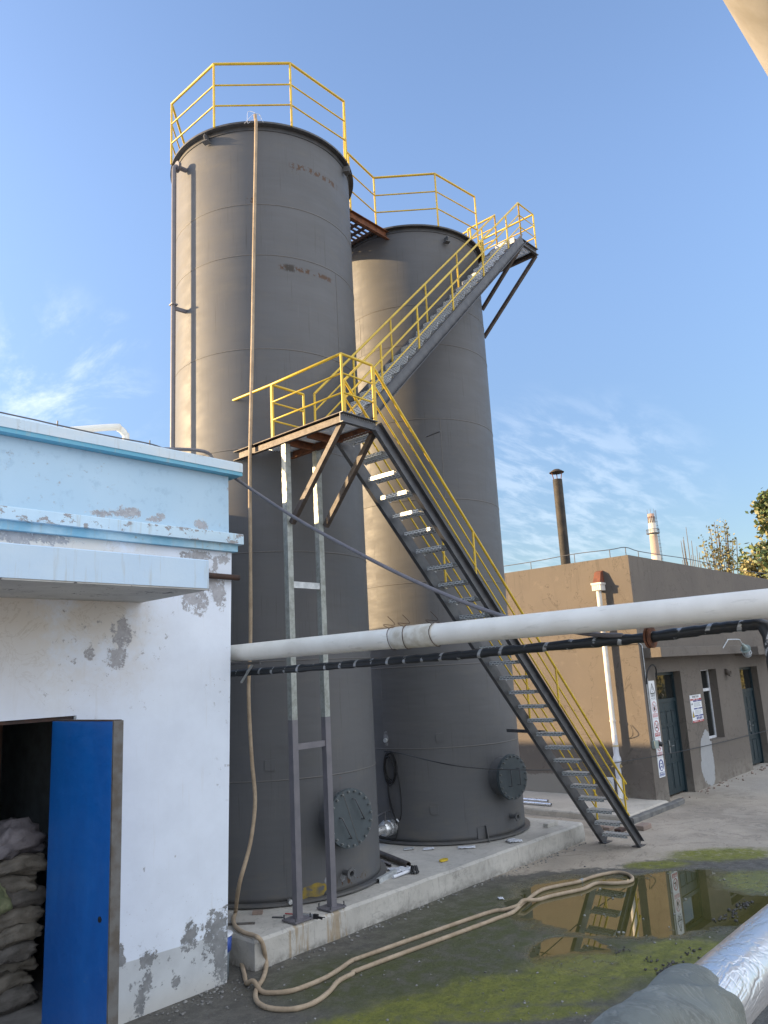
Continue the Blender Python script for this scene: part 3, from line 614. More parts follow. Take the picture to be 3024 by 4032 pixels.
# posts of the landing
for px in (6.262, 6.80):
    sp = MB().box(px-.042, px+.042, 7.245, 7.325, 2.52, LZ-d-.002).build('support_post', M['galvyel'], st)
    MB().box(px-.0425, px+.0425, 7.2445, 7.3255, PZ+.03, 2.52).build('painted_post_foot', M['postgrey'], sp)
    bp = MB().box(px-.13, px+.13, 7.175, 7.415, PZ+.012, PZ+.03).build('base_plate', M['postgrey'], sp)
    for sx in (-.11, .11):
        for sy in (7.195, 7.395): MB().tube([(px+sx, sy, PZ+.0), (px+sx, sy, PZ+.075)], .009, 6).build('anchor_bolt', M['steel'], st)
MB().box(6.305, 6.757, 7.26, 7.31, 4.11, 4.19).build('crossbar', M['galv'], st)
MB().box(6.305, 6.757, 7.26, 7.31, 2.17, 2.24).build('crossbar', M['postgrey'], st)
def angle(p, q, w, mat, name='brace'):
    p, q = V(p), V(q); d_ = (q-p).normalized(); x = V((1, 0, 0)) if abs(d_.x) < .8 else V((0, 1, 0)); y = x.cross(d_).normalized(); x = d_.cross(y).normalized()
    return MB().sweep([(0, 0), (w, 0), (w, .007), (.007, .007), (.007, w), (0, w)], p, q, x, y).build(name, mat, st)
angle((6.24, 6.22, LZ-d), (6.25, 7.20, 4.90), .065, M['steelraw']); angle((6.80, 6.22, LZ-d), (6.83, 7.20, 4.92), .065, M['steelraw'])
# top landing
UX0, UX1, UY0, UY1, UZ = 12.08, 12.68, 6.90, 8.25, 11.17
MB().chan((UX0, UY0+.045, UZ-.065), (UX1, UY0+.045, UZ-.065), .13, .055, .008, 1).build('landing_beam', M['steel'], st)
MB().chan((UX1, UY0+.06, UZ-.065), (UX1, UY1, UZ-.065), .13, .055, .008, -1).build('landing_beam', M['steelraw'], st)
MB().chan((UX0, UY0+.06, UZ-.065), (UX0, UY1-.1, UZ-.065), .13, .055, .008, 1).build('landing_beam', M['steelraw'], st)
m = MB()
for i in range(16): x = UX0+.03+i*.035; m.box(x, x+.006, UY0+.03, UY1, UZ-.028, UZ+.002)
for i in range(14): y = UY0+.08+i*.085; m.box(UX0+.02, UX1-.02, y, y+.008, UZ-.012, UZ)
m.build('landing_grating', M['galv'], st)
# two raking struts from the outer corners back to the rear tank
for x, tgt in ((UX0+.03, (1046, 668)), (UX1-.03, (1051, 730))):
    q = None
    best = 9
    for aa in range(-80, 0, 1):
        for zz_ in range(95, 106):
            p = cyl(C2, RT_, aa, zz_/10.); d_ = p-CAM; zc = d_.dot(FW); px = CX+FPX*d_.dot(RT)/zc; py = CY-FPX*d_.dot(UP)/zc
            e_ = math.hypot(px-tgt[0], py-tgt[1])
            if e_ < best or q is None: best = e_; q = p
    angle((x, UY0+.03, UZ-.13), q, .06, M['steelraw'])
# yellow guard rails
def guard(base, offs, h, name='guard_rail', mids=2, ends=True, rr=.019, posts=None, parent=None):
    """rails along a base line (list of points) and posts at the given points, one child per rail and post"""
    m = MB(); m.tube([b+Z0*h for b in base], rr, 8); gr = m.build(name, M['yellow'], st)
    for k_ in range(mids):
        f_ = h*(mids-k_)/(mids+1); MB().tube([b+Z0*f_ for b in base], .0125, 8).build('mid_rail', M['yellow'], gr)
    for p in (posts or base): MB().tube([V(p), V(p)+Z0*h], .0165, 8).build('post', M['yellow'], gr)
    return gr
RH_ = .75
y1_ = LY0+.02; x0_ = LX0+.02; x1_ = LX1+.0
tk = cyl(C1, RT_, 180+27, 6.87)
guard([V((x0_, 7.50, LZ)), V((x0_, y1_, LZ)), V((x1_, y1_, LZ))], 0, RH_)
g1 = MB().tube([V((x0_, 7.50, LZ+RH_)), V((6.20, 8.58, LZ+RH_+.0))], .019, 8).build('guard_rail', M['yellow'], st)
guard([V((x0_, 7.52, LZ)), V((x1_+.02, 7.52, LZ))], 0, RH_)
def flight_rail(p, q, n, y, h=RH_, lift=.09):
    p, q = V(p), V(q); base = [p, q]; ps = [p.lerp(q, t) for t in n]
    return guard(base, 0, h, posts=ps)
# lower flight: near side, far side
flight_rail((6.86, yn+.03, 6.10), (12.58, yn+.03, .26), (0, .333, .667, .985), yn)
flight_rail((6.86, yf-.03, 6.10), (12.58, yf-.03, .26), (0, .333, .667, .985), yf)
# upper flight: near side, far side
flight_rail((6.98, uyn+.02, 6.13), (12.11, uyn+.02, 11.20), (0, .16, .335, .525, .72, .90, 1), uyn, .76)
flight_rail((6.98, uyf-.02, 6.13), (12.11, uyf-.02, 11.20), (0, .16, .335, .525, .72, .90, 1), uyf, .76)
guard([V((12.11, UY0+.02, UZ)), V((UX1-.02, UY0+.02, UZ)), V((UX1-.02, UY1, UZ))], 0, .78)
guard([V((12.11, uyf-.02, UZ)), V((12.11, UY1-.1, UZ))], 0, .78)
MB().tube([(9.9, 7.55, 6.95), (9.95, 7.9, 6.95)], .012, 6).build('wall_tie', M['steel'], st)
MB().beam((7.95, 7.5, 6.98), (8.3, 7.98, 6.98), .05, .06).build('wall_tie', M['steel'], st)
for (x, zt) in ((11.05, 1.98),): MB().beam((x+.1, 7.53, zt), (x+.1, yf+.02, zt-.02), .05, .05).build('wall_tie', M['steel'], st)

# ------------------------------------------------------------------ white building
wb = thing('white_building', 'white and pale blue rendered building with peeling paint and a blue door', 'building', (0, 7.18, 0))
def wall_open(m, x0, x1, z0, z1, y0, y1, ops):
    xs = x0
    for (a, b, c_, d_) in sorted(ops):
        m.box(xs, a, y0, y1, z0, z1)
        if c_ > z0: m.box(a, b, y0, y1, z0, c_)
        m.box(a, b, y0, y1, d_, z1); xs = b
    m.box(xs, x1, y0, y1, z0, z1); return m
WX = 5.30; YB = 33
m = MB(); wall_open(m, -9, WX, -.05, 4.46, 7.18, 7.5, [(1.7, 3.52, -.05, 2.77)]); m.box(WX-.3, WX-.001, 7.5, YB, -.05, 4.46); m.box(-9, -8.7, 7.5, YB, -.05, 5.36)
m.box(-9, WX-.02, 7.182, 7.5, 4.46, 5.36); m.box(WX-.3, WX-.02, 7.5, YB, 4.46, 5.36); m.box(-8.7, WX-.3, YB-.3, YB, -.05, 5.36)
for i, v in enumerate(m.v):                    # the corner is out of plumb: it leans in towards the foot
    if abs(v[0]-WX) < .002: m.v[i] = (WX-.10+.115*max(0, v[2])/4.46, v[1], v[2])
m.build('wall', M['white'], wb)
m = MB(); m.cbox(-9.1, 5.41, 7.06, YB+.1, 5.405, 5.515, .012); m.build('roof_coping', M['coping'], wb)
MB().box(-9.09, 5.40, 7.07, YB+.09, 5.362, 5.405).build('coping_soffit', M['turq'], wb)
m = MB(); m.cbox(-9.05, 5.405, 7.06, 7.19, 4.545, 4.665, .008); m.cbox(5.285, 5.405, 7.19, YB, 4.545, 4.664, .008); m.build('cornice_band', M['band'], wb)
m = MB(); m.box(-9.03, 5.355, 7.115, 7.19, 4.462, 4.545); m.box(5.305, 5.355, 7.19, YB, 4.462, 4.544); m.build('cornice_moulding', M['band2'], wb)
cn = MB(); cn.cbox(-4, 4.185, 6.0, 7.179, 3.862, 4.13, .008); cb = cn.build('entrance_canopy', M['canopy'], wb)
MB().box(-3.99, 4.175, 6.01, 7.178, 3.848, 3.862).build('canopy_soffit', M['soffit'], cb)
MB().box(-4.05, 4.24, 5.95, 6.02, 4.131, 4.15).build('drip_edge', M['canopy'], cb) if False else None
# room behind the door
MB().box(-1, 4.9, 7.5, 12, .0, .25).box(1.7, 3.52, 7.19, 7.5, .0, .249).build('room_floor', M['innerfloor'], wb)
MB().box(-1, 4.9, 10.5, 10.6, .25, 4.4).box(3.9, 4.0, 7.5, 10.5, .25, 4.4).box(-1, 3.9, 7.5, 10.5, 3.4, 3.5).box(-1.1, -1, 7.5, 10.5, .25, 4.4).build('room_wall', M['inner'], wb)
MB().box(3.50, 3.519, 7.185, 7.498, .25, 2.765).build('door_reveal', M['reveal'], wb)
MB().box(1.71, 3.50, 7.2, 7.49, 2.735, 2.768).build('lintel_edge', M['rustdark'], wb)
MB().box(2.95, 3.02, 9.0, 9.07, .25, 3.3).box(2.6, 2.88, 9.2, 9.26, 1.5, 1.95).box(3.2, 3.42, 8.6, 8.7, .25, 3.3).build('inner_frame', M['rustdark'], wb)
# leaf of the door, swung out square to the wall
dl = MB().cbox(3.285, 3.345, 6.07, 7.165, .255, 2.735, .004).build('door_leaf', M['door_blue'], wb)
MB().box(3.283, 3.368, 6.045, 6.068, .25, 2.74).build('leaf_edge', M['edge'], dl)
MB().box(3.287, 3.366, 6.07, 7.16, 2.737, 2.745).build('leaf_top', M['rustdark'], dl)
MB().tube([(3.275, 6.2, 1.22), (3.286, 6.2, 1.22)], .022, 10).build('lock_hole', M['dark'], dl)
for z in (.6, 1.5, 2.4): MB().tube([(3.36, 7.172, z-.06), (3.36, 7.172, z+.06)], .014, 8).build('hinge', M['edge'], dl)
# vent pipe bend on the roof, roof wire
vp_ = [ony(ZW(p[0], p[1]), 9.0) for p in ((800, 300), (818, 245), (800, 222), (760, 228), (580, 262))]
b0 = ony(ZW(822, 310), 9.0); vp = MB().tube(smooth_pts([V((b0.x, 9, 5.5)), V((b0.x, 9, b0.z+.02)), V((b0.x-.02, 9, b0.z+.10)), V((b0.x-.09, 9.02, b0.z+.16)), V((b0.x-.2, 9.06, b0.z+.165)), V((b0.x-1.1, 9.75, b0.z+.06))], 5), .045, 14).build('vent_bend', M['whitepipe'], wb)
MB().tube([V((b0.x, 9, 5.515)), V((b0.x, 9, 5.60))], .07, 16).build('vent_collar', M['rust'], vp)
pw = [ony(ZW(x, y), 7.2) for x, y in ((-200, 75), (0, 122), (230, 172), (375, 205), (700, 275), (980, 328), (1090, 368))]
lw = MB().tube(smooth_pts(pw, 4), .0075, 6).build('roof_wire', M['steel'], wb)
for x, y in ((375, 215), (978, 340)): p = ony(ZW(x, y), 7.2); MB().tube([(p.x, 7.2, 5.51), (p.x, 7.2, p.z+.06)], .007, 6).build('wire_peg', M['steel'], lw)
# rusty pipe along the wall
rp = MB().tube([(4.55, 7.125, 4.17), (5.37, 7.125, 4.165)], .032, 14).build('rusty_pipe', M['rustdark']); tag(rp, 'short rusty pipe stub fixed across the white wall corner', 'pipe')

# sacks in the doorway
def sack(p, L, W, H, rz, mat, label, seed, group='sacks stacked inside the doorway'):
    m = MB(); nu, nv = 28, 16; vs = []; fs = []; TL = Matrix.Rotation(rnd.uniform(-.13, .13), 4, 'X') @ Matrix.Rotation(rnd.uniform(-.10, .10), 4, 'Y')
    for j in range(nv+1):
        ph = -pi/2+pi*j/nv
        for i in range(nu):
            th = 2*pi*i/nu; e = .42
            f_ = lambda c_, q: math.copysign(abs(c_)**q, c_)
            x = f_(math.cos(ph), .55)*f_(math.cos(th), e); y = f_(math.cos(ph), .55)*f_(math.sin(th), e); z = f_(math.sin(ph), .85)
            k_ = V((x*2.2+seed, y*2.2, z*2.2)); w = noise.noise(k_)*.30+noise.noise(k_*2.6)*.20-abs(noise.noise(k_*4.5))*.16
            pinch = 1-.45*abs(x)**4
            v = V((x*L/2*(1+w*.5), y*W/2*(1+w), z*H/2*pinch*(1+w*1.2)))
            v.z -= .22*H*abs(x)**2; v = Matrix.Rotation(rz, 4, 'Z') @ (TL @ v); vs.append(V(p)+v)
    for j in range(nv):
        for i in range(nu): fs.append((j*nu+i, j*nu+(i+1) % nu, (j+1)*nu+(i+1) % nu, (j+1)*nu+i))
    m.add(vs, fs, True); o = MB(); o.v, o.f, o.sm, o.mi = m.v, m.f, m.sm, m.mi
    ob = o.build('sack', mat); tag(ob, label, 'sack', group)
    bpy_shift(ob, V(p)); return ob
def bpy_shift(o, p):
    me = o.data
    for v in me.vertices: v.co -= p
    o.location = p
ORD = ['lowest', 'second', 'third', 'fourth', 'fifth', 'sixth', 'seventh', 'eighth', 'ninth', 'tenth']
for i in range(9):
    sack((3.25+rnd.uniform(-.06, .06), 7.82+rnd.uniform(-.08, .06), .34+i*.138), rnd.uniform(.44, .56), rnd.uniform(.34, .42), rnd.uniform(.18, .23), rnd.uniform(-.2, .2), M['sack'] if i % 3 else M['sackgrey'], f'{ORD[i]} dusty sack up from the floor in the column beside the blue door', i*3.7)
for i in range(8):
    sack((2.80+rnd.uniform(-.08, .08), 7.95+rnd.uniform(-.08, .08), .34+i*.142), rnd.uniform(.5, .62), .42, rnd.uniform(.19, .24), rnd.uniform(-.3, .3), M['sackgrey'] if i % 2 else M['sack'], f'{ORD[i]} grey brown sack up from the floor in the left hand column', 40+i*2.9)
for i in range(5):
    sack((2.32+rnd.uniform(-.05, .05), 7.95+rnd.uniform(-.06, .06), .34+i*.15), .5, .42, .2, rnd.uniform(-.3, .3), M['sackgrey'], f'{ORD[i]} sack up in the leftmost column of the doorway', 80+i*2.9)
sack((3.24, 7.86, 1.68), .62, .46, .30, .35, M['sacklilac'], 'pale lilac sack on top of the column beside the blue door', 101)
sack((2.78, 8.05, 1.56), .75, .5, .28, -.25, M['sackgrey'], 'big dark grey sack lying across the top of the pile', 111)
sack((2.92, 7.62, 1.22), .42, .34, .30, .5, M['sackgreen'], 'bulging yellow green sack leaning at the front of the pile', 121)

# bucket at the white corner
bk = thing('bucket', 'grey and blue bucket tucked behind the white building corner', 'bucket', (5.36, 7.32, 0))
MB().lathe([(0, .0), (.11, .0), (.13, .36)], (5.205, 7.345, 0), 24).build('bucket_body', M['bucketgrey'], bk)
MB().lathe([(.132, .26), (.142, .27), (.15, .42), (.144, .42)], (5.205, 7.345, 0), 24).build('blue_band', M['bucketblue'], bk)
MB().lathe([(.0, .44), (.155, .43), (.16, .425), (.155, .415)], (5.205, 7.345, 0), 24).build('lid', M['plasticwhite'], bk)

# ------------------------------------------------------------------ brown building
bb = thing('brown_building', 'low brown rendered building with teal doors and a sunlit gable', 'building', (16.3, 7.42, 0))
BX, BY, BZ = 16.30, 7.42, 5.33
DO1 = (16.97, 18.38, -.05, 2.72); DO2 = (22.46, 23.95, -.05, 2.68); WI = (19.66, 20.70, 1.0, 2.70)
m = MB(); wall_open(m, BX, 44, -.05, BZ, BY, BY+.28, [DO1, WI, DO2]); m.box(BX+.0, BX+.3, BY+.28, 19, -.05, BZ); m.box(43.7, 44, BY+.28, 19, -.05, BZ); m.box(BX+.3, 43.7, 18.7, 19, -.05, BZ); m.box(BX+.3, 43.7, BY+.28, 18.7, 4.85, 5.0); m.build('wall', M['brown'], bb)
cp = MB(); cp.cbox(16.46, 22.25, BY-.42, BY-.001, 3.06, 3.27, .006); cp.cbox(22.28, 25.4, BY-.62, BY-.001, 3.0, 3.22, .006); cp.build('door_canopy', M['brown'], bb)
MB().box(BX-.03, BX+.0, BY+.0, 19, 3.36, 3.385).build('string_course', M['brown'], bb)
def door(x0, x1, z1, n):
    y = BY+.17; zt = z1-.62; fr = MB()
    fr.box(x0, x0+.07, y, y+.09, 0, z1); fr.box(x1-.07, x1, y, y+.09, 0, z1); fr.box(x0+.07, x1-.07, y, y+.09, z1-.07, z1); fr.box(x0+.07, x1-.07, y, y+.09, zt-.06, zt+.02); d_ = fr.build('double_door', M['doorteal'], bb)
    mid = (x0+x1)/2
    for a, b in ((x0+.072, mid-.004), (mid+.004, x1-.072)):
        m = MB(); m.box(a, b, y+.02, y+.06, .05, zt-.062); w = b-a
        for cx in (.27, .73):
            for zc, hh in ((1.70, .13), (1.35, .13), (.98, .16), (.42, .26)):
                xa, xb = a+w*(cx-.17), a+w*(cx+.17); m.cbox(xa, xb, y+.006, y+.02, zc-hh, zc+hh, .006)
                m.box(xa-.012, xb+.012, y+.004, y+.0205, zc+hh+.008, zc+hh+.022)
        m.build('leaf', M['doorteal'], d_)
    MB().box(mid-.02, mid+.035, y-.004, y+.019, .92, 1.2).tube([(mid+.01, y-.05, 1.08), (mid+.13, y-.05, 1.08)], .011, 8).tube([(mid+.01, y+.0, 1.08), (mid+.01, y-.05, 1.08)], .011, 8).build('handle', M['bolt'], d_)
    MB().box(x0+.072, x1-.072, y+.03, y+.036, zt+.022, z1-.072).build('transom_pane', M['glass'], d_)
door(DO1[0], DO1[1], DO1[3]-.002, 0); door(DO2[0], DO2[1], DO2[3]-.002, 1)
y = BY+.2; x0, x1, z0, z1 = WI[0]+.002, WI[1]-.002, 1.002, 2.698
m = MB(); w = .055
m.box(x0, x0+w, y, y+.06, z0, z1); m.box(x1-w, x1, y, y+.06, z0, z1); m.box(x0+w, x1-w, y, y+.06, z0, z0+w); m.box(x0+w, x1-w, y, y+.06, z1-.03, z1); m.box(x0+w, x1-w, y-.006, y+.06, 2.16, 2.23); m.box(x0+.46, x0+.52, y-.004, y+.056, z0+w, 2.16)
wf = m.build('window', M['upvc'], bb); MB().box(x0+w, x1-w, y+.025, y+.031, z0+w, 2.16).box(x0+w, x1-w, y+.025, y+.031, 2.23, z1-.03).build('pane', M['glass'], wf)
# dim room linings so the panes have something behind them
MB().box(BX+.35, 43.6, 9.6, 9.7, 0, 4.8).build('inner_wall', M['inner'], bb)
# downpipe with terracotta spout
hx, hy = BX, 8.14
dn = MB().tube([(hx-.15, hy, 4.60), (hx-.15, hy, .18), (hx-.21, hy, .12)], .058, 16).tube([(hx-.15, hy, 1.73), (hx-.15, hy, 1.77)], .068, 16).build('downpipe', M['pvc'], bb)
m = MB(); m.sweep([(-.11, 0), (.11, 0), (.11, .13), (-.11, .13)], V((hx-.24, hy, 4.60)), V((hx-.03, hy, 4.60)), V((0, 1, 0)), Z0); m.box(hx-.255, hx-.02, hy-.125, hy+.125, 4.731, 4.775)
for i in range(5): m.box(hx-.247, hx-.241, hy-.1+i*.045, hy-.08+i*.045, 4.605, 4.728)
m.build('hopper', M['pvc'], dn)
m = MB(); m.add([(hx-.22, hy-.09, 4.776), (hx-.22, hy+.09, 4.776), (hx-.003, hy+.09, 4.776), (hx-.003, hy-.09, 4.776), (hx-.12, hy-.08, 5.02), (hx-.12, hy+.07, 5.02), (hx-.003, hy+.08, 5.06), (hx-.003, hy-.08, 5.06)], [(3, 2, 1, 0), (4, 5, 6, 7), (0, 1, 5, 4), (1, 2, 6, 5), (2, 3, 7, 6), (3, 0, 4, 7)]); m.build('clay_spout', M['terracotta'], dn)
m = MB(); pts = []
for i in range(14):
    z = 1.45-i*.07; pts.append((hx-.15, hy, z))
m.tube(pts, [.060+.012*abs(noise.noise(V((0, 0, i*1.3)))) + (.03 if i in (7, 8) else 0) for i in range(14)], 14); m.build('plastic_wrap', M['plasticwhite'], dn)
M['tape'] = simple('yellow_tape', (.52, .36, .10), (.6, .5, .3), .5)
MB().tube([(hx-.15, hy, 1.24), (hx-.15, hy, 1.21)], .073, 14).tube([(hx-.15, hy, .92), (hx-.15, hy, .88)], .09, 14).poly([(hx-.16, hy+.05, .9), (hx-.2, hy+.12, .78), (hx-.15, hy+.02, .8)], .006, (0, 1, 0)).poly([(hx-.16, hy-.05, .9), (hx-.2, hy-.14, .8), (hx-.15, hy-.02, .74)], .006, (0, 1, 0)).build('yellow_tie', M['tape'], dn)
MB().tube(smooth_pts([(hx-.02, 7.80, 1.65), (hx-.08, 7.74, 1.5), (hx-.05, 7.78, 1.42), (hx-.01, 7.9, 1.36)], 5), .007, 6).build('loose_strap', M['black'], dn)
# flue
q = atd((1222, 1215), 20.6); fb = V((q.x, q.y, 4.9)); ft = atd((1204, 1036), 20.6)
fl = MB().tube([fb, V((q.x, q.y, ft.z))], .125, 20).build('flue', M['sooty'], bb)
MB().lathe([(0, .13), (.08, .11), (.20, .03), (.19, .015), (0, .05)], (q.x, q.y, ft.z+.17), 24).build('rain_cap', M['sooty'], fl)
for a in (30, 150, 270): MB().tube([(q.x+.10*math.cos(rad(a)), q.y+.10*math.sin(rad(a)), ft.z-.05), (q.x+.155*math.cos(rad(a)), q.y+.155*math.sin(rad(a)), ft.z+.21)], .012, 6).build('cap_leg', M['rust'], fl)
# lightning wire on pegs round the roof
wp = [V((BX+.12, yy, BZ+.21+.015*math.sin(yy*3))) for yy in (19, 16, 13.6, 11.7, 10, 8.8, 7.9)]+[V((BX+.35, BY+.2, BZ+.23))]+[V((xx, BY+.15, BZ+.2+.02*math.sin(xx))) for xx in (17.2, 18.5, 20, 21.8, 24, 27, 30, 34, 38, 43)]
lw = MB().tube(smooth_pts(wp, 4), .009, 6).build('roof_wire', M['steel'], bb)
for p in wp: MB().tube([(p.x, p.y, BZ-.01), p], .009, 6).build('wire_peg', M['steel'], lw)
MB().tube([(BX+4.5, BY+.5, BZ-.1), (BX+26, BY+1.5, BZ+.12)], .008, 6).build('roof_wire', M['steel'], bb)
# hooded vent, conduit with junction box, lamp
MB().lathe([(.0, 0), (.07, 0), (.09, .16), (.085, .16), (.06, .02)], (0, 0, 0), 14).build('vent_hood', M['brown'], bb)
vh = bb.children[-1]
for o_ in [c for c in COL.objects if c.name.startswith('vent_hood')]:
    me = o_.data
    for v in me.vertices: a_ = v.co.copy(); v.co = V((21.38+a_.x, BY+.02-a_.z*.95, 2.62+a_.y-a_.z*.45))
cd = thing('wall_conduit', 'thin grey conduits with a junction box down the brown wall corner', 'conduit', (16.45, BY, 1.2))
MB().tube([(16.43, BY-.02, 3.32), (16.43, BY-.02, 1.30)], .012, 8).tube([(16.50, BY-.02, 2.62), (16.50, BY-.02, 1.30)], .010, 8).tube([(16.43, BY-.02, 3.32), (16.28, BY-.02, 3.40), (16.27, BY+.3, 3.42), (16.27, 8.9, 3.42)], .012, 8).build('tube', M['galv'], cd)
MB().cbox(16.36, 16.53, BY-.09, BY-.002, 1.16, 1.32, .01).build('junction_box', M['lampgreen'], cd)
MB().tube(smooth_pts([(16.43, BY-.03, 2.5), (16.40, BY-.08, 2.75), (16.55, BY-.14, 2.9), (16.78, BY-.12, 2.82), (16.88, BY-.06, 2.6)], 5), .017, 8).build('loose_cable', M['black'], cd)
MB().tube([(16.56, BY-.05, 1.26), (16.62, BY-.12, 1.22)], .05, 10).build('plug', M['signblack'], cd)
la = thing('bulkhead_lamp', 'caged grey green lamp on a bent arm over the second teal door', 'lamp', (23.2, 7.0, 3.1))
y6 = 6.72; lp = lambda x, y: ony(zz(2750, 2480, 3024, 2680)(x, y), y6)
arm = [V((lp(660, 390).x, BY-.62, 3.2)), lp(690, 260), lp(720, 232), lp(960, 232), lp(1000, 270), lp(1050, 350)]
MB().tube(smooth_pts(arm, 4), .014, 8).build('arm', M['galv'], la)
a0, a1, a2, a3 = lp(1050, 340), lp(1110, 430), lp(1140, 480), lp(1190, 640)
MB().tube([a0, a0.lerp(a1, .5), a1, a2], [.03, .05, .07, .075], 16).build('housing', M['lampgreen'], la)
ax = (a3-a2).normalized(); MB().tube([a1.lerp(a2, .4), a1.lerp(a2, .5)], .13, 20).build('reflector_rim', M['lampgreen'], la)
MB().tube([a2, a2.lerp(a3, .4), a2.lerp(a3, .75), a2.lerp(a3, .93)], [.075, .08, .065, .02], 16).build('glass_globe', M['lampglass'], la)
cg = MB(); u_ = ax.orthogonal().normalized(); w_ = ax.cross(u_)
for i in range(8):
    q = 2*pi*i/8; rr = u_*math.cos(q)+w_*math.sin(q); cg.tube(smooth_pts([a2+rr*.095, a2.lerp(a3, .5)+rr*.11, a2.lerp(a3, .95)+rr*.06, a3+ax*.02], 4), .006, 5)
for t_, r_ in ((.15, .1), (.5, .112), (.9, .075)): cg.tube([a2.lerp(a3, t_)+(u_*math.cos(2*pi*i/16)+w_*math.sin(2*pi*i/16))*r_ for i in range(16)], .006, 5, closed=True)
cg.build('cage', M['galv'], la)
# inspection plate low on the gable
ps = thing('inspection_plate', 'small square white plate low on the sunlit gable by the downpipe', 'plate', (BX, 8.43, .35))
MB().cbox(BX-.02, BX-.001, 8.34, 8.62, .24, .54, .006).build('plate_panel', M['signwhite'], ps)
m = MB()
for i in range(9): a = rad(20+i*17.5); m.box(BX-.0235, BX-.0205, 8.48+.085*math.cos(a)-.008, 8.48+.085*math.cos(a)+.008, .40+.085*math.sin(a)-.008, .40+.085*math.sin(a)+.008)
m.box(BX-.0235, BX-.0205, 8.42, 8.45, .36, .40); m.box(BX-.0235, BX-.0205, 8.43, 8.52, .28, .295); m.build('faded_print', M['bucketgrey'], ps)

# ---------------------------------------------------------------- signs
def text(body, x, z, size, y, mat, parent, name='lettering', wscale=1.0, w=None):
    """text standing on a wall that faces -Y, centred at x"""
    cu = bpy.data.curves.new(name, 'FONT'); cu.body = body; cu.size = size; cu.align_x = 'CENTER'; cu.align_y = 'CENTER'; cu.resolution_u = 2; cu.offset = size*.015
    o = bpy.data.objects.new('tmp', cu); COL.objects.link(o); dg = bpy.context.evaluated_depsgraph_get(); me = bpy.data.meshes.new_from_object(o.evaluated_get(dg)); bpy.data.objects.remove(o)
    if len(me.vertices):
        xs = [v.co.x for v in me.vertices]; ww = max(xs)-min(xs)
        if w: wscale = w/max(ww, 1e-4)
    for v in me.vertices: v.co = V((x+v.co.x*wscale, y, z+v.co.y))
    me.materials.clear(); me.materials.append(mat); me.name = name; ob = bpy.data.objects.new(name, me); COL.objects.link(ob); hang(ob, parent); return ob
def ring(m, x, z, r, w, y, n=36):
    vs = []; 
    for i in range(n):
        a = 2*pi*i/n
        for rr in (r, r-w): vs.append((x+rr*math.cos(a), y, z+rr*math.sin(a)))
    m.add(vs, [(2*i, 2*((i+1) % n), 2*((i+1) % n)+1, 2*i+1) for i in range(n)])
def strip(m, p, q, w, y):
    d_ = V((q[0]-p[0], 0, q[1]-p[1])).normalized(); n_ = V((-d_.z, 0, d_.x))*w/2; a, b = V((p[0], y, p[1])), V((q[0], y, q[1])); m.add([a-n_, b-n_, b+n_, a+n_], [(0, 1, 2, 3)])
def flat(m, pts, y): m.add([(a, y, b) for a, b in pts], [tuple(range(len(pts)))])
def circ(x, z, rx, rz, n=20): return [(x+rx*math.cos(2*pi*i/n), z+rz*math.sin(2*pi*i/n)) for i in range(n)]
SX = 16.70; SW = .15; ys = BY-.014
def sign(i, label):
    zt = 2.56-.405*i; s = thing('warning_sign', label, 'sign', (SX, BY, zt-.2), 'warning signs in a column beside the teal door')
    MB().box(SX-SW, SX+SW, BY-.013, BY-.001, zt-.40, zt).build('sign_panel', M['signwhite'], s); return s, zt
s, zt = sign(0, 'white warning sign with a black exclamation triangle, topmost of the column')
m = MB(); a, b, c_ = (SX-.115, zt-.27), (SX+.115, zt-.27), (SX, zt-.06)
for p, q in ((a, b), (b, c_), (c_, a)): strip(m, p, q, .022, ys)
strip(m, (SX, zt-.13), (SX, zt-.205), .018, ys-.001); flat(m, circ(SX, zt-.232, .011, .011), ys-.001); m.build('pictogram', M['signblack'], s)
text('注意安全', SX, zt-.318, .062, ys, M['signblack'], s, w=.23); text('Caution danger', SX, zt-.37, .03, ys, M['signblack'], s, w=.23)
def prohib(i, label, col, txt, draw, faded):
    s, zt = sign(i, label); m = MB(); zc = zt-.155; ring(m, SX, zc, .118, .02, ys-.002); strip(m, (SX-.078, zc+.078), (SX+.078, zc-.078), .02, ys-.0025); m.build('prohibition_ring', col, s)
    d_ = MB(); draw(d_, SX, zc); d_.build('pictogram', M['signblack'], s)
    MB().box(SX-.125, SX+.125, ys-.001, ys+.0005, zt-.372, zt-.29).build('text_band', col, s)
    text(txt, SX, zt-.322, .05, ys-.0025, M['signwhite'], s, w=.21); text('No '+faded, SX, zt-.360, .02, ys-.0025, M['signwhite'], s, w=.19)
def flame(m, x, z): flat(m, [(x-.045, z-.07), (x+.01, z-.08), (x+.03, z-.04), (x+.01, z-.01), (x+.015, z+.02), (x-.01, z+.07), (x-.015, z+.02), (x-.05, z-.01)], ys-.001); strip(m, (x+.0, z-.06), (x+.075, z+.03), .014, ys-.0012)
def cigar(m, x, z): strip(m, (x-.07, z-.03), (x+.05, z-.03), .026, ys-.001); strip(m, (x+.05, z-.01), (x+.03, z+.05), .01, ys-.001); strip(m, (x+.065, z-.0), (x+.05, z+.06), .01, ys-.001)
def walker(m, x, z): flat(m, circ(x+.005, z+.07, .018, .018), ys-.001); flat(m, [(x-.02, z+.045), (x+.025, z+.045), (x+.02, z-.02), (x-.02, z-.02)], ys-.001); strip(m, (x-.005, z-.02), (x-.04, z-.09), .018, ys-.001); strip(m, (x+.005, z-.02), (x+.045, z-.085), .018, ys-.001); strip(m, (x+.02, z+.04), (x+.06, z+.0), .013, ys-.001)
prohib(1, 'faded red prohibition sign with a flame, below the exclamation triangle sign', M['signpink'], '禁止烟火', flame, 'burning')
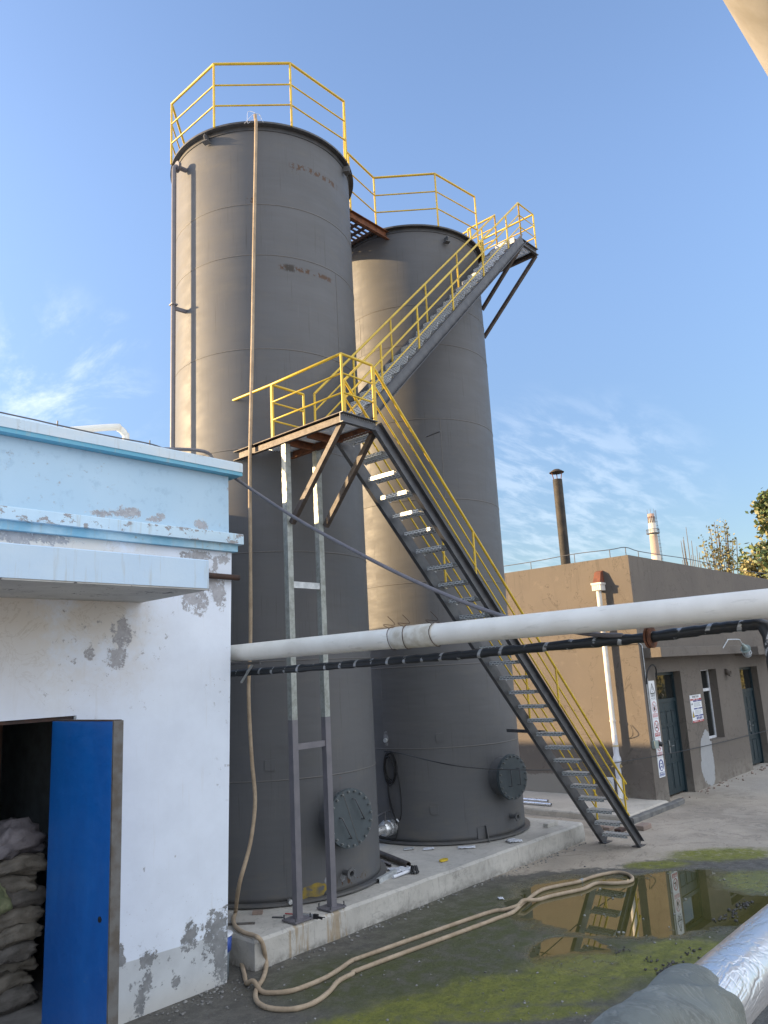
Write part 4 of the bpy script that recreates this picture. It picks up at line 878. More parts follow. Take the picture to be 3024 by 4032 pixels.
prohib(2, 'bright red prohibition sign with a cigarette, in the middle of the column', M['signred'], '禁止吸烟', cigar, 'smoking')
prohib(3, 'faded prohibition sign with a walking figure, half hidden by the junction box', M['signpink'], '禁止入内', walker, 'entering')
s, zt = sign(4, 'white sign with a blue mandatory circle and masked face, lowest of the column')
m = MB(); flat(m, circ(SX, zt-.155, .12, .12, 36), ys); m.build('blue_circle', M['signblue'], s)
m = MB(); flat(m, circ(SX, zt-.145, .062, .085), ys-.001); flat(m, [(SX-.035, zt-.2), (SX+.035, zt-.2), (SX+.06, zt-.252), (SX-.06, zt-.252)], ys-.0013); m.build('face', M['signwhite'], s)
m = MB(); flat(m, [(SX-.045, zt-.115), (SX+.045, zt-.115), (SX+.04, zt-.135), (SX-.04, zt-.135)], ys-.002); flat(m, circ(SX, zt-.185, .03, .02), ys-.002); m.build('mask', M['signblue'], s)
MB().box(SX-.125, SX+.125, ys-.001, ys+.0005, zt-.375, zt-.295).build('text_band', M['signfaded'], s); text('必须戴防护面具', SX, zt-.322, .04, ys-.0025, M['signwhite'], s, w=.22); text('Must wear mask', SX, zt-.360, .02, ys-.0025, M['signwhite'], s, w=.2)
# hazard notice
px0, px1, pz0, pz1 = 18.74, 19.42, 1.50, 2.13
po = thing('hazard_notice', 'red, white and blue safety notice board between the door and window', 'notice', (19.08, BY, 1.5))
MB().box(px0, px1, BY-.013, BY-.001, pz0, pz1).build('notice_panel', M['signwhite'], po)
W_, H_ = px1-px0, pz1-pz0; X = lambda u: px0+W_*u; ZV = lambda v: pz1-H_*v
rect = lambda m, u0, u1, v0, v1, y=ys: flat(m, [(X(u0), ZV(v1)), (X(u1), ZV(v1)), (X(u1), ZV(v0)), (X(u0), ZV(v0))], y)
m = MB(); rect(m, 0, 1, .135, .195); rect(m, 0, 1, .93, 1.0); m.build('red_band', M['signred'], po)
m = MB(); rect(m, .24, 1, .20, .25); rect(m, .24, 1, .48, .53); rect(m, .24, 1, .74, .79)
for i in range(4): flat(m, circ(X(.42+.14*i), ZV(.855), .035, .035, 16), ys-.001)
m.build('blue_band', M['signblue'], po)
text('职业病危害告知卡', X(.5), ZV(.07), .055, ys-.001, M['signblack'], po, w=W_*.6)
text('有毒有害 注意防护', X(.5), ZV(.165), .03, ys-.002, M['signwhite'], po, w=W_*.55)
text('健康危害', X(.6), ZV(.225), .026, ys-.002, M['signwhite'], po, w=W_*.2); text('应急处理', X(.6), ZV(.505), .026, ys-.002, M['signwhite'], po, w=W_*.2); text('注意防护', X(.6), ZV(.765), .026, ys-.002, M['signwhite'], po, w=W_*.2)
text('急救电话 120    火警 119', X(.5), ZV(.965), .03, ys-.002, M['signwhite'], po, w=W_*.8); text('硫酸', X(.12), ZV(.33), .045, ys-.001, M['signblack'], po)
m = MB()
for v0 in (.29, .33, .37, .41, .57, .61, .65, .69): rect(m, .28, .80+.15*((v0*100) % 3)/3, v0, v0+.014, ys)
m.build('small_print', M['bucketgrey'], po)
m = MB(); flat(m, [(X(.03), ZV(.80)), (X(.21), ZV(.80)), (X(.12), ZV(.58))], ys); m.build('yellow_triangle', M['signyellow'], po)
m = MB(); strip(m, (X(.03), ZV(.80)), (X(.21), ZV(.80)), .012, ys-.001); strip(m, (X(.21), ZV(.80)), (X(.12), ZV(.58)), .012, ys-.0013); strip(m, (X(.12), ZV(.58)), (X(.03), ZV(.80)), .012, ys-.0016); strip(m, (X(.12), ZV(.66)), (X(.12), ZV(.74)), .012, ys-.002); m.build('triangle_edge', M['signblack'], po)

# ------------------------------------------------------------------ pipes crossing the yard
XP = 5.45
wl = onx((500, 1412), XP); wr = onx((1659, 1303), XP)
sl = (wr.z-wl.z)/(wr.y-wl.y); zat = lambda y: wl.z+sl*(y-wl.y)
big = thing('white_overhead_pipe', 'large white pipe crossing the yard from the white building corner', 'pipe', (XP, 4, zat(4)))
MB().tube([(XP, y, zat(y)) for y in (9.5, 7, 5, 3, 1, -3, -8)], .096, 28).build('pipe_run', M['whitepipe'], big)
ya = onx((855, 1380), XP).y; yb = onx((945, 1375), XP).y
sl_ = MB().tube([(XP, ya, zat(ya)), (XP, ya-.015, zat(ya)), (XP, yb+.015, zat(yb)), (XP, yb, zat(yb))], [.099, .104, .104, .099], 28).build('repair_sleeve', M['sleeve'], big)
for px in (852, 884, 945):
    y = onx((px, 1380), XP).y; pts = [(XP+.109*math.cos(2*pi*i/18), y+.012*math.sin(4*pi*i/18+px), zat(y)+.109*math.sin(2*pi*i/18)) for i in range(18)]
    MB().tube(pts, .0035, 5, closed=True).tube(smooth_pts([(XP-.06, y, zat(y)+.09), (XP-.09, y+.05, zat(y)+.13), (XP-.05, y-.06, zat(y)+.12), (XP-.1, y-.02, zat(y)+.2)], 4), .003, 5).build('tie_wire', M['rustdark'], sl_)
XB = 5.62
bl = [onx(p, XB) for p in ((478, 1462), (500, 1455), (700, 1440), (860, 1426), (1000, 1415), (1200, 1395), (1400, 1377), (1550, 1357), (1640, 1347))]
zb_ = lambda y: bl[0].z+(bl[-1].z-bl[0].z)*(y-bl[0].y)/(bl[-1].y-bl[0].y)
lag = thing('lagged_black_pipe', 'thin black lagged pipe with silver tape hanging under the white pipe', 'pipe', (XB, 4, bl[4].z))
pts = []; rs = []
N_ = 130
for i in range(N_+1):
    t = i/N_*(len(bl)-1); j = min(int(t), len(bl)-2); p = bl[j].lerp(bl[j+1], t-j); pts.append(p); rs.append(.036+.006*((i % 5)/4.)+.003*noise.noise(p*6))
e_ = pts[-1]; down = [e_+V((0, -.03, -.02)), e_+V((0.0, -.055, -.09)), e_+V((0, -.06, -.5)), e_+V((0, -.06, -2.5))]
MB().tube(pts+down, rs+[.048]*4, 16).build('lagging', M['wrap'], lag)
yf_ = onx((1405, 1377), XB); MB().tube([yf_+V((0, .022, 0)), yf_+V((0, .006, 0))], .078, 24).tube([yf_+V((0, -.004, 0)), yf_+V((0, -.02, 0))], .078, 24).build('pipe_flange', M['rust'], lag)
# bracket that hangs both pipes at the wall
hb = thing('pipe_bracket', 'small angle bracket under the white pipe beside the white wall', 'bracket', (5.4, 6.9, 3.2))
p = onx((535, 1435), XP); MB().beam((5.2, p.y+.5, zat(p.y)-.125), (5.55, p.y-.1, zat(p.y)-.125), .04, .03).build('bracket_arm', M['steel'], hb); MB().beam((5.5, p.y-.02, zat(p.y)-.14), (5.55, p.y+.25, zat(p.y)-.33), .02, .02).build('bracket_stay', M['galv'], hb)
# sagging conduit from the roof
pp = [V((4.35, 7.25, 5.545)), V((4.85, 7.05, 5.56)), onx((470, 1005), 5.25), onx((540, 1055), 5.5), onx((640, 1120), 5.62), onx((760, 1187), 5.66), onx((880, 1248), 5.68), onx((1000, 1300), 5.68), onx((1100, 1335), 5.66), onx((1200, 1357), 5.62), onx((1280, 1370), 5.6), onx((1345, 1373), 5.6)]
cb = MB().tube(smooth_pts(pp, 6), .0195, 10).build('sagging_conduit', M['cable']); tag(cb, 'purple grey conduit sagging from the white roof to the white pipe', 'cable')
# thin black cable from the coil across the yard
pc = [cyl(C2, RT_+.03, 181, 1.74), cyl(C2, RT_+.06, -166, 1.72), ony((990, 1655), 7.40), ony((1130, 1663), 7.2), ony((1250, 1660), 7.25), ony((1345, 1645), 7.3), ony((1450, 1627), 7.36), ony((1560, 1603), 7.36), ony((1659, 1578), 7.36), ony((1750, 1560), 7.36)]
cl = thing('cable_coil', 'coil of thin black cable hung on the rear tank, its end strung across the yard', 'cable', tuple(cyl(C2, RT_, 178, 1.5)))
MB().tube(smooth_pts(pc, 8), .0085, 6).build('strung_cable', M['black'], cl)
m = MB(); a_c = 185.5
def on2(da, z, off=.03): return cyl(C2, RT_+off, a_c+da, z)
for k_ in range(7):
    ox, oz, rx, rz = rnd.uniform(-.6, .6), rnd.uniform(-.03, .03), 4.6+rnd.uniform(-.9, .5), .23+rnd.uniform(-.04, .03); tl = rnd.uniform(-.25, .25)
    m.tube([on2(ox+rx*math.cos(q)+tl*3*math.sin(q), 1.48+oz+rz*math.sin(q), .03+.006*k_) for q in [2*pi*i/26 for i in range(26)]], .0085, 6, closed=True)
m.tube(smooth_pts([on2(-3, 1.3), on2(-2, .95), on2(2.5, .68), on2(6.2, .74), on2(6.8, 1.1), on2(4, 1.6)], 6), .0085, 6); m.tube(smooth_pts([on2(-3, 1.3), on2(-1.5, 1.0), on2(2, .7), on2(3, .66)], 6), .0085, 6)
m.tube(smooth_pts([on2(-3, 1.32), on2(-2.4, 1.05), on2(1.5, .72), on2(2.8, .52), on2(1, .38), on2(-3.5, .36)], 6), .0085, 6); m.build('coil', M['black'], cl)
MB().tube([on2(2.8, .69, .032), on2(4.4, .655, .032)], .013, 8).build('connector', M['signwhite'], cl)

# ------------------------------------------------------------------ hose
hp = []
top = cyl(C1, 1.535, -132.5, TOP1)
rt = V((top.x, top.y, TOP1))
for (px, py, d_) in ((551, 248, 10.17), (552, 262, 10.14), (553, 280, 10.12), (549, 500, 10.10), (545, 750, 10.08), (540, 1000, 10.04), (541, 1200, 10.0), (541, 1390, 9.95), (537, 1500, 9.9), (544, 1640, 9.84), (551, 1730, 9.77), (541, 1820, 9.68), (517, 1910, 9.55)):
    hp.append(atd((px, py), d_))
for (x, y) in ((215, 520), (190, 600), (215, 690), (300, 750), (400, 780), (455, 805)): hp.append(onz(ZA(x, y), PZ+.035))
for (x, y, z) in ((500, 855, .27), (525, 940, .18), (542, 1040, .08)): hp.append(ony(ZA(x, y), 7.135) if z > .1 else onz(ZA(x, y), z))
gz = .022
far = [(548, 1130), (510, 1260), (450, 1350), (430, 1450), (470, 1525), (580, 1575), (750, 1590), (900, 1575), (1080, 1510), (1230, 1400), (1330, 1285), (1480, 1205), (1640, 1125)]
for x, y in far: hp.append(onz(ZA(x, y), gz))
for x, y in ((-60, 1510), (150, 1430), (330, 1360), (430, 1270), (500, 1215), (640, 1120), (840, 1070), (1040, 1030), (1200, 975), (1350, 940), (1480, 925), (1590, 950), (1635, 1000), (1580, 1032), (1430, 1045), (1240, 1045), (1100, 1105), (900, 1150), (740, 1185), (600, 1225)): hp.append(onz(ZC(x, y), gz))
for x, y in ((450, 1262), (380, 1290)): hp.append(onz(ZC(x, y), gz+.02))
for x, y in ((230, 1335), (0, 1385)): hp.append(onz(ZC(x, y), gz))
for x, y in ((1640, 1000), (1480, 1060), (1350, 1150), (1200, 1240), (1020, 1320), (830, 1385), (650, 1408), (500, 1395)): hp.append(onz(ZA(x, y), gz))
hp.append(onz(ZA(410, 1345), gz)); 
for x, y in ((335, 1300), (305, 1190), (275, 1090), (215, 1020)): hp.append(onz(ZA(x, y), gz))
for i in range(len(hp)):
    p = hp[i]
    if p.z < .05 and i > 25:
        for j in range(20, i-6):
            if hp[j].z < .05 and (hp[j].xy-p.xy).length < .06: hp[i] = V((p.x, p.y, .075)); break
sp_ = smooth_pts(hp, 5); rs = [.0235+.003*noise.noise(V((i*.35, 0, 0)))+.0015*noise.noise(V((i*1.3, 5, 0))) for i in range(len(sp_))]
ho = thing('canvas_hose', 'tan canvas hose hanging down the front tank and looped across the mud', 'hose', tuple(hp[30]))
MB().tube(sp_, rs, 12).build('hose_run', M['hose'], ho)
kp = hp[0]; tn = MB()
for i in range(5): tn.tube(smooth_pts([kp+V((rnd.uniform(-.02, .02), rnd.uniform(-.02, .02), .02)), kp+V((rnd.uniform(-.1, .1), rnd.uniform(-.1, .1), rnd.uniform(-.02, .08))), kp+V((rnd.uniform(-.12, .12), rnd.uniform(-.12, .12), -.15))], 4), .003, 5)
tn.build('tie_string', M['plasticwhite'], ho)
MB().tube(smooth_pts([kp, kp+(C1-kp).normalized()*.0+V((.06, .07, .0)), V((top.x+.12, top.y+.14, TOP1+.06)), V((top.x+.2, top.y+.25, TOP1+.02))], 5), .022, 10).build('hose_tail', M['hose'], ho)
cpl = onz(ZC(1065, 1022), gz); cp2 = onz(ZC(1090, 1012), gz); MB().tube([cpl, cp2], .028, 12).build('coupling', M['bucketgrey'], ho)

# ------------------------------------------------------------------ foreground pipe rack
fr_ = .088; yc, zc = .905, 2.125
fp = thing('foil_lagged_pipe', 'shiny foil wrapped pipe in the lower right foreground', 'pipe', (3, yc, zc))
pts = [(x, yc+.003*noise.noise(V((x*3, 0, 0))), zc+.003*noise.noise(V((x*3, 4, 0)))) for x in [1.2+.07*i for i in range(90)]]
m = MB(); n = 40; vs = []
for i, p in enumerate(pts):
    for k_ in range(n):
        a = 2*pi*k_/n; r = fr_*(1+.022*noise.noise(V((p[0]*7, math.cos(a)*1.4, math.sin(a)*1.4)))+.012*noise.noise(V((p[0]*22, math.cos(a)*4, math.sin(a)*4)))); vs.append((p[0], p[1]+r*math.cos(a), p[2]+r*math.sin(a)))
m.add(vs, [(i*n+k_, i*n+(k_+1) % n, (i+1)*n+(k_+1) % n, (i+1)*n+k_) for i in range(len(pts)-1) for k_ in range(n)], True); m.build('lagging', M['foil'], fp)
MB().tube([(1.0, yc, zc), (7.6, yc, zc)], .05, 16).build('core_pipe', M['steel'], fp)
def cloth():
    m = MB(); nx, n = 60, 72; vs = []
    for i in range(nx+1):
        t = i/nx; x0 = 1.2+.90*t
        for k_ in range(n):
            a = 2*pi*k_/n
            base = .103+.010*math.sin(t*2.4+.6)
            q = 9*t+1.6*math.cos(a-.8)+1.2*noise.noise(V((t*2.0, math.cos(a)*.8, math.sin(a)*.8)))
            fold = .012*math.sin(q*1.3)+.017*(1-abs(math.sin(q*.8)))**2.5+.003*math.sin(q*3.1+a)
            r = base+fold+.007*noise.noise(V((t*5, math.cos(a)*1.5, math.sin(a)*1.5)))
            if i >= nx-3: r = [r*.985, r*.93, .089][i-nx+2] if i > nx-3 else r
            if i == nx-8 or i == nx-7: r += .004
            x = x0+.05*math.cos(a-2.2)*t+.016*noise.noise(V((math.cos(a)*.8, math.sin(a)*.8, 3)))*t
            vs.append((x, yc+r*math.cos(a), zc-.01+r*math.sin(a)*1.05))
    m.add(vs, [(i*n+k_, i*n+(k_+1) % n, (i+1)*n+(k_+1) % n, (i+1)*n+k_) for i in range(nx) for k_ in range(n)], True)
    c0 = len(m.v); return m
cw = cloth().build('cloth_wrap', M['cloth']); tag(cw, 'grey green cloth bundled round the end of the foil wrapped pipe', 'cloth')
pr0, pr1 = onz(ZR(1500, 1075), 1.55), onz(ZR(1659, 905), 1.55)
d_ = V((1, 0, 0)); rp = MB().tube([V((pr0.x-1.0, pr0.y, 1.55)), V((pr0.x+4, pr0.y, 1.55))], .024, 14).build('rusty_rack_pipe', M['rust']); tag(rp, 'thin rusty pipe below the foil wrapped pipe at the right edge', 'pipe')
od = MB().tube([(.3+.25*i, .095, 4.58) for i in range(40)], .30, 40).build('overhead_duct', M['beige']); tag(od, 'beige duct overhead at the top right corner', 'duct')

# ------------------------------------------------------------------ far chimney and trees
q = atd((1419, 1217), 165); cbp = V((q.x, q.y, 0)); ct = 3+165*math.tan(rad(10.15))
ch = thing('factory_chimney', 'distant tall brick chimney with red and white bands', 'chimney', tuple(cbp))
MB().lathe([(1.35, 0), (.92, ct*.66), (.74, ct-2.2), (.70, ct-2.2), (.68, ct-.1), (.5, ct-.1)], tuple(cbp), 28).build('shaft', M['chim'], ch)
MB().lathe([(.75, ct-4.4), (1.3, ct-4.25), (1.3, ct-4.15), (.75, ct-4.15)], tuple(cbp), 24).build('gallery', M['steel'], ch)
m = MB(); m.tube([(cbp.x+1.27*math.cos(2*pi*i/20), cbp.y+1.27*math.sin(2*pi*i/20), ct-3.4) for i in range(20)], .05, 5, closed=True)
for i in range(10): a = 2*pi*i/10; m.tube([(cbp.x+1.27*math.cos(a), cbp.y+1.27*math.sin(a), ct-4.2), (cbp.x+1.27*math.cos(a), cbp.y+1.27*math.sin(a), ct-3.4)], .04, 5)
m.build('gallery_rail', M['steel'], ch)
m = MB(); side = R0*1.0
for s0 in (-.25, .25): m.tube([cbp+R0*(1.7)+F0*s0, cbp+R0*1.25+F0*s0+Z0*ct*.62, cbp+R0*1.0+F0*s0+Z0*(ct+.6)], .035, 5)
for i in range(int(ct*1.3)): z = i/1.3; r_ = 1.7-.7*min(1, z/ct); m.beam(cbp+R0*(r_-.35)+Z0*z, cbp+R0*(r_+.2)+Z0*z, .05, .05)
m.build('ladder', M['rustdark'], ch)
m = MB()
for i in range(4): a = 2*pi*i/4+.4; p = cbp+V((math.cos(a), math.sin(a), 0))*.62; m.tube([p+Z0*(ct-.2), p+Z0*(ct+.9)], .03, 5)
m.build('lightning_rod', M['steel'], ch)
m = MB()
for i in range(12): a = 2*pi*i/12; p = cbp+V((math.cos(a), math.sin(a), 0))*.70; t_ = V((-math.sin(a), math.cos(a), 0)); m.beam(p+Z0*(ct-2.0), p+Z0*(ct-.7), .17, .06, V((math.cos(a), math.sin(a), 0)))
m.build('vent_slots', M['rustdark'], ch)

def leaf_add(m, p, s):
    u_ = V((rnd.gauss(0, 1), rnd.gauss(0, 1), rnd.gauss(0, .6))).normalized(); w_ = u_.orthogonal().normalized(); w_ = (w_*math.cos(rnd.random()*6)+u_.cross(w_)*math.sin(rnd.random()*6)).normalized()
    m.add([p-u_*s, p+w_*s*.62, p+u_*s, p-w_*s*.62], [(0, 1, 2, 3)])
def wand_tree(base, shoots, name, label, leafmat, dens, ls, group=None, trunk_h=None):
    """tree of upright leafy shoots; shoots = list of (top point, start height fraction)"""
    t = thing(name, label, 'tree', tuple(base), group); w = MB(); lf = MB()
    hb_ = trunk_h; w.tube([base, base+Z0*hb_*.6, base+Z0*hb_], [.16, .13, .09], 8)
    for tp, leafy in shoots:
        a = base+Z0*hb_*rnd.uniform(.75, 1.0); mid = a.lerp(tp, .45)+V((tp.x-a.x, tp.y-a.y, 0))*.22; pts = smooth_pts([a, mid, tp], 8)
        w.tube(pts, [.05*(1-i/len(pts))+.012 for i in range(len(pts))], 5)
        if not leafy: continue
        for i, p in enumerate(pts):
            f_ = i/len(pts)
            for k_ in range(int(dens*(1.25-.55*f_)*leafy)):
                rr = .24*(1.15-f_*.75); leaf_add(lf, p.lerp(pts[min(i+1, len(pts)-1)], rnd.random())+V((rnd.gauss(0, rr), rnd.gauss(0, rr), rnd.gauss(0, .2))), ls*rnd.uniform(.6, 1.2))
    w.build('trunk', M['trunk'], t)
    if lf.v: lf.build('crown', leafmat, t)
    return t
DT = 48
def tp(x, y, d=DT): return atd(Z6(x, y), d)
tb = atd(Z6(900, 1300), DT); tb = V((tb.x, tb.y, 0))
wand_tree(tb, [(tp(655, 685), .8), (tp(765, 515), 1.2), (tp(830, 410), .0), (tp(875, 470), .9), (tp(905, 620), 1), (tp(985, 425), .9), (tp(1018, 495), .9), (tp(1035, 575), .9), (tp(1110, 705), .9), (tp(1178, 680), .8), (tp(720, 870), 1), (tp(780, 760), 1.3), (tp(830, 780), 1.2), (tp(960, 800), 1.2), (tp(1060, 840), 1.2), (tp(660, 960), .8), (tp(900, 900), 1.4), (tp(1000, 900), 1.3), (tp(1090, 980), 1.2)], 'leafy_tree', 'sparse tree with upright yellowing shoots behind the brown roof', M['leafy'], 8, .105, None, 4.2)
tb = atd(Z6(480, 1250), DT+4); tb = V((tb.x, tb.y, 0))
wand_tree(tb, [(tp(x, y, DT+4), 0) for x, y in ((395, 490), (355, 640), (318, 700), (350, 690), (480, 700), (560, 790), (600, 880), (330, 790), (480, 920), (420, 1020), (630, 1060), (535, 930), (340, 1000), (575, 980))], 'bare_tree', 'leafless tree of thin bare twigs above the brown roof', M['leafy'], 0, .1, None, 4.2)
tb = atd(Z6(1330, 1300), DT-3); tb = V((tb.x, tb.y, 0))
wand_tree(tb, [(tp(1283, 875, DT-3), 1.0), (tp(1290, 990, DT-3), 1.2), (tp(1330, 1060, DT-3), 1.0), (tp(1240, 1120, DT-3), .9), (tp(1350, 1110, DT-3), 1.3), (tp(1420, 1150, DT-3), 1.4), (tp(1300, 1170, DT-3), 1.3), (tp(1400, 1210, DT-3), 1.4)], 'slender_tree', 'low slender leafy tree between the yellowing tree and the tall tree', M['leafg'], 13, .13, None, 3.8)
# full crowned tree at the right edge
def crown_tree(base, H, W, name, label, leafmat, nleaf, ls, seed, group=None, low=.28):
    r_ = random.Random(seed); t = thing(name, label, 'tree', tuple(base), group); w = MB(); lf = MB(); lt = MB()
    w.tube([base, base+Z0*H*.3, base+Z0*H*.62, base+Z0*H*.9], [.2, .15, .08, .02], 8)
    clumps = []
    for i in range(46):
        h = r_.uniform(low, 1.0); rr = W*(1-abs(h-.52)*1.35)*math.sqrt(r_.random()); a = r_.random()*2*pi
        c_ = base+V((rr*math.cos(a), rr*math.sin(a), h*H)); clumps.append((c_, W*r_.uniform(.16, .3)))
        s0 = base+Z0*H*max(.2, h-.25); w.tube(smooth_pts([s0, s0.lerp(c_, .5)+Z0*.2, c_], 3), [.045, .04, .035, .03, .02, .015, .01], 5)
    for i in range(nleaf):
        c_, s_ = clumps[r_.randrange(len(clumps))]; d_ = V((r_.gauss(0, 1), r_.gauss(0, 1), r_.gauss(0, 1)))*s_*.62; leaf_add(lf if r_.random() < .6 else lt, c_+d_, ls*r_.uniform(.6, 1.25))
    w.build('trunk', M['trunk'], t); lf.build('crown', leafmat, t); lt.build('crown', M['leafy'], t); return t
tt = atd(Z6(1880, 1000), 40); tz = atd(Z6(1650, 190), 40).z
crown_tree(V((tt.x, tt.y, 0)), tz+.4, 1.45, 'tall_leafy_tree', 'tall dense olive green tree cut by the right edge', M['leafg'], 8000, .13, 5)
t3 = atd(Z6(1540, 1300), 43); crown_tree(V((t3.x, t3.y, 0)), atd(Z6(1540, 1010), 43).z+.2, 1.5, 'bushy_tree', 'small bushy tree in front of the tall dense tree', M['leafy'], 3200, .12, 8, low=.5)
# trees along the south side of the yard; they show in the door glass
for i, (x, y, h, lb) in enumerate(((50, -8, 9, 'first tree of the row across the yard, mirrored in the first door glass'), (57, -9.5, 11, 'second and taller tree of the row across the yard'), (67, -8.5, 8.5, 'third and lowest tree of the row across the yard'), (77, -9, 10, 'last tree of the row across the yard, mirrored in the second door glass'))):
    crown_tree(V((x, y, 0)), h, 3.8, 'yard_tree', lb, M['leafy'], 3500, .26, 30+i, 'trees across the yard', .06)

# ------------------------------------------------------------------ small things lying about
def bar(name, p, q, r, mat, label, cat, group=None, hollow=False):
    m = MB().tube([p, q], r, 14, not hollow)
    if hollow:
        m.tube([q, V(p).lerp(V(q), .3)], r*.82, 14, False); 
        d_ = (V(q)-V(p)).normalized(); u_ = d_.orthogonal().normalized(); w_ = d_.cross(u_); vs = []
        for i in range(14):
            a = 2*pi*i/14; e_ = u_*math.cos(a)+w_*math.sin(a); vs += [V(q)+e_*r, V(q)+e_*r*.82]
        m.add(vs, [(2*i, 2*((i+1) % 14), 2*((i+1) % 14)+1, 2*i+1) for i in range(14)])
    o = m.build(name, mat); tag(o, label, cat, group); return o
M['bright'] = simple('bright_zinc_tube', (.72, .73, .74), (.60, .61, .62), .3, .8, 5)
e1, e2 = onx(Z4(320, 1005), 14.9), onx(Z4(345, 1020), 14.75)
bar('zinc_tube', (14.9, e1.y+3, .20), (14.9, e1.y, .20), .036, M['bright'], 'bright zinc tube at the back, lying on the apron by the gable', 'tube', None, True)
bar('zinc_tube', (14.72, e2.y+3, .17), (14.72, e2.y, .17), .034, M['bright'], 'bright zinc tube at the front edge of the apron', 'tube', None, True)
q1 = onz(ZB(575, 985), PZ+.05); q0 = onz(ZB(240, 850), PZ+.05); bar('steel_tube', q0+(q0-q1)*.3, q1, .045, M['steelraw'], 'dull steel tube on the plinth between the tanks', 'tube', None, True)
def lie(name, p, q, w, h, mat, label, cat): o = MB().beam(p, q, w, h).build(name, mat); tag(o, label, cat); return o
a0_, a1_ = onz(ZB(250, 930), PZ+.02), onz(ZB(392, 990), PZ+.02)
o = MB().chan(a0_, a1_, .05, .04, .006, 1).build('steel_channel', M['postgrey']); tag(o, 'grey steel channel offcut behind the dull tube', 'offcut')
a0_, a1_ = onz(ZB(262, 1165), PZ+.025), onz(ZB(450, 1060), PZ+.025); o = MB().chan(a0_, a1_, .07, .05, .006, -1).build('zinc_angle', M['galv']); tag(o, 'galvanised angle offcut leaning by the front tank foot', 'offcut')
def crumple(name, corners, mat, label, cat, amp=.03, n=12, z=PZ+.01):
    A, B, C_, D_ = [onz(c, z) for c in corners]; m = MB(); vs = []; sd = len(label)
    for j in range(n+1):
        for i in range(n+1):
            u_, w_ = i/n, j/n; p = A.lerp(B, u_).lerp(D_.lerp(C_, u_), w_); vs.append((p.x+.01*noise.noise(V((u_*9, w_*9, sd))), p.y+.01*noise.noise(V((u_*9, w_*9, sd+4))), z+amp*abs(noise.noise(V((u_*4+sd, w_*4, 1))))+.35*amp*abs(noise.noise(V((u_*11, w_*11, sd))))))
    W = n+1; m.add(vs, [(j*W+i, j*W+i+1, (j+1)*W+i+1, (j+1)*W+i) for j in range(n) for i in range(n)], True); o = m.build(name, mat)
    s_ = o.modifiers.new('thick', 'SOLIDIFY'); s_.thickness = .003; tag(o, label, cat); return o
crumple('plastic_sheet', [ZB(330, 1030), ZB(590, 1000), ZB(615, 1050), ZB(420, 1075)], M['plasticwhite'], 'crumpled white plastic sheet beside the steel tube', 'sheet', .05)
bar('plastic_tube', onz(ZB(410, 1115), PZ+.025), onz(ZB(620, 1035), PZ+.04), .022, M['plasticwhite'], 'rolled white plastic at the plinth front', 'roll')
c0 = onz(ZB(640, 1030), PZ+.06)
gl = MB()
for i in range(7): a = i*.9; gl.tube(smooth_pts([c0+V((.05*math.cos(a), .05*math.sin(a), -.05)), c0+V((.02*math.cos(a+1), .03*math.sin(a), .04)), c0+V((.06*math.cos(a+2), .06*math.sin(a+2), -.045))], 4), .013, 6)
o = gl.build('wire_bundle', M['signblack']); tag(o, 'dark bundle of webbing beside the white plastic', 'bundle')
p = onz(ZB(960, 940), PZ+.003)
m = MB(); nv = 22
pts = [(p.x+.085*math.cos(2*pi*i/nv)*(1+.2*noise.noise(V((i*.7, 0, 2)))), p.y+.05*math.sin(2*pi*i/nv)*(1+.2*noise.noise(V((i*.7, 0, 7)))), PZ+.006) for i in range(nv)]; m.poly(pts, .02, Z0)
o = m.build('yellow_block', M['signyellow']); tag(o, 'small yellow sponge block on the plinth', 'block')
for k_, (cx_, cy_, w_) in enumerate(((1210, 795, 95), (795, 812, 60), (580, 812, 55))):
    crumple('foil_scrap', [ZB(cx_-w_, cy_-6), ZB(cx_+w_, cy_-18), ZB(cx_+w_, cy_+4), ZB(cx_-w_, cy_+14)], M['plasticwhite'] if k_ < 2 else M['galv'], ['long white packing strip under the rear tank rim', 'short white packing piece under the rear tank', 'silver scrap left of the white packing pieces'][k_], 'scrap', .03, 8)
crumple('paper_scrap', [ZC(245, 585), ZC(330, 555), ZC(440, 595), ZC(300, 605)], M['plasticwhite'], 'torn white paper at the right foot of the rear tank', 'scrap', .04, 8)
crumple('paper_scrap', [ZC(160, 1205), ZC(215, 1200), ZC(240, 1225), ZC(185, 1222)], M['plasticwhite'], 'white scrap on the mud below the plinth', 'scrap', .02, 6, .01)
p = onz(ZC(745, 405), PZ+.03); o = MB().cbox(p.x-.17, p.x+.17, p.y-.04, p.y+.05, PZ+.003, PZ+.07, .006).build('concrete_block', M['conc']); tag(o, 'grey concrete block on the far end of the plinth', 'block')
p = onz(Z4(900, 1165), .04); o = MB().cbox(p.x-.2, p.x+.14, p.y-.10, p.y+.08, .003, .085, .008).build('loose_brick', M['brick']); tag(o, 'dusty loose brick at the apron corner behind the stair foot', 'brick')
for i, (x, y) in enumerate(((690, 1172), (760, 1185), (635, 1165))):
    p = onz(Z4(x, y), .03); o = MB().cbox(p.x-.12, p.x+.1, p.y-.07, p.y+.06, .003, .06, .01).build('brick_rubble', M['rustdark'] if i % 2 else M['brick']); tag(o, ['broken brick under the bottom tread', 'reddish broken brick right of the one under the bottom tread', 'broken brick at the far side stringer foot'][i], 'brick')
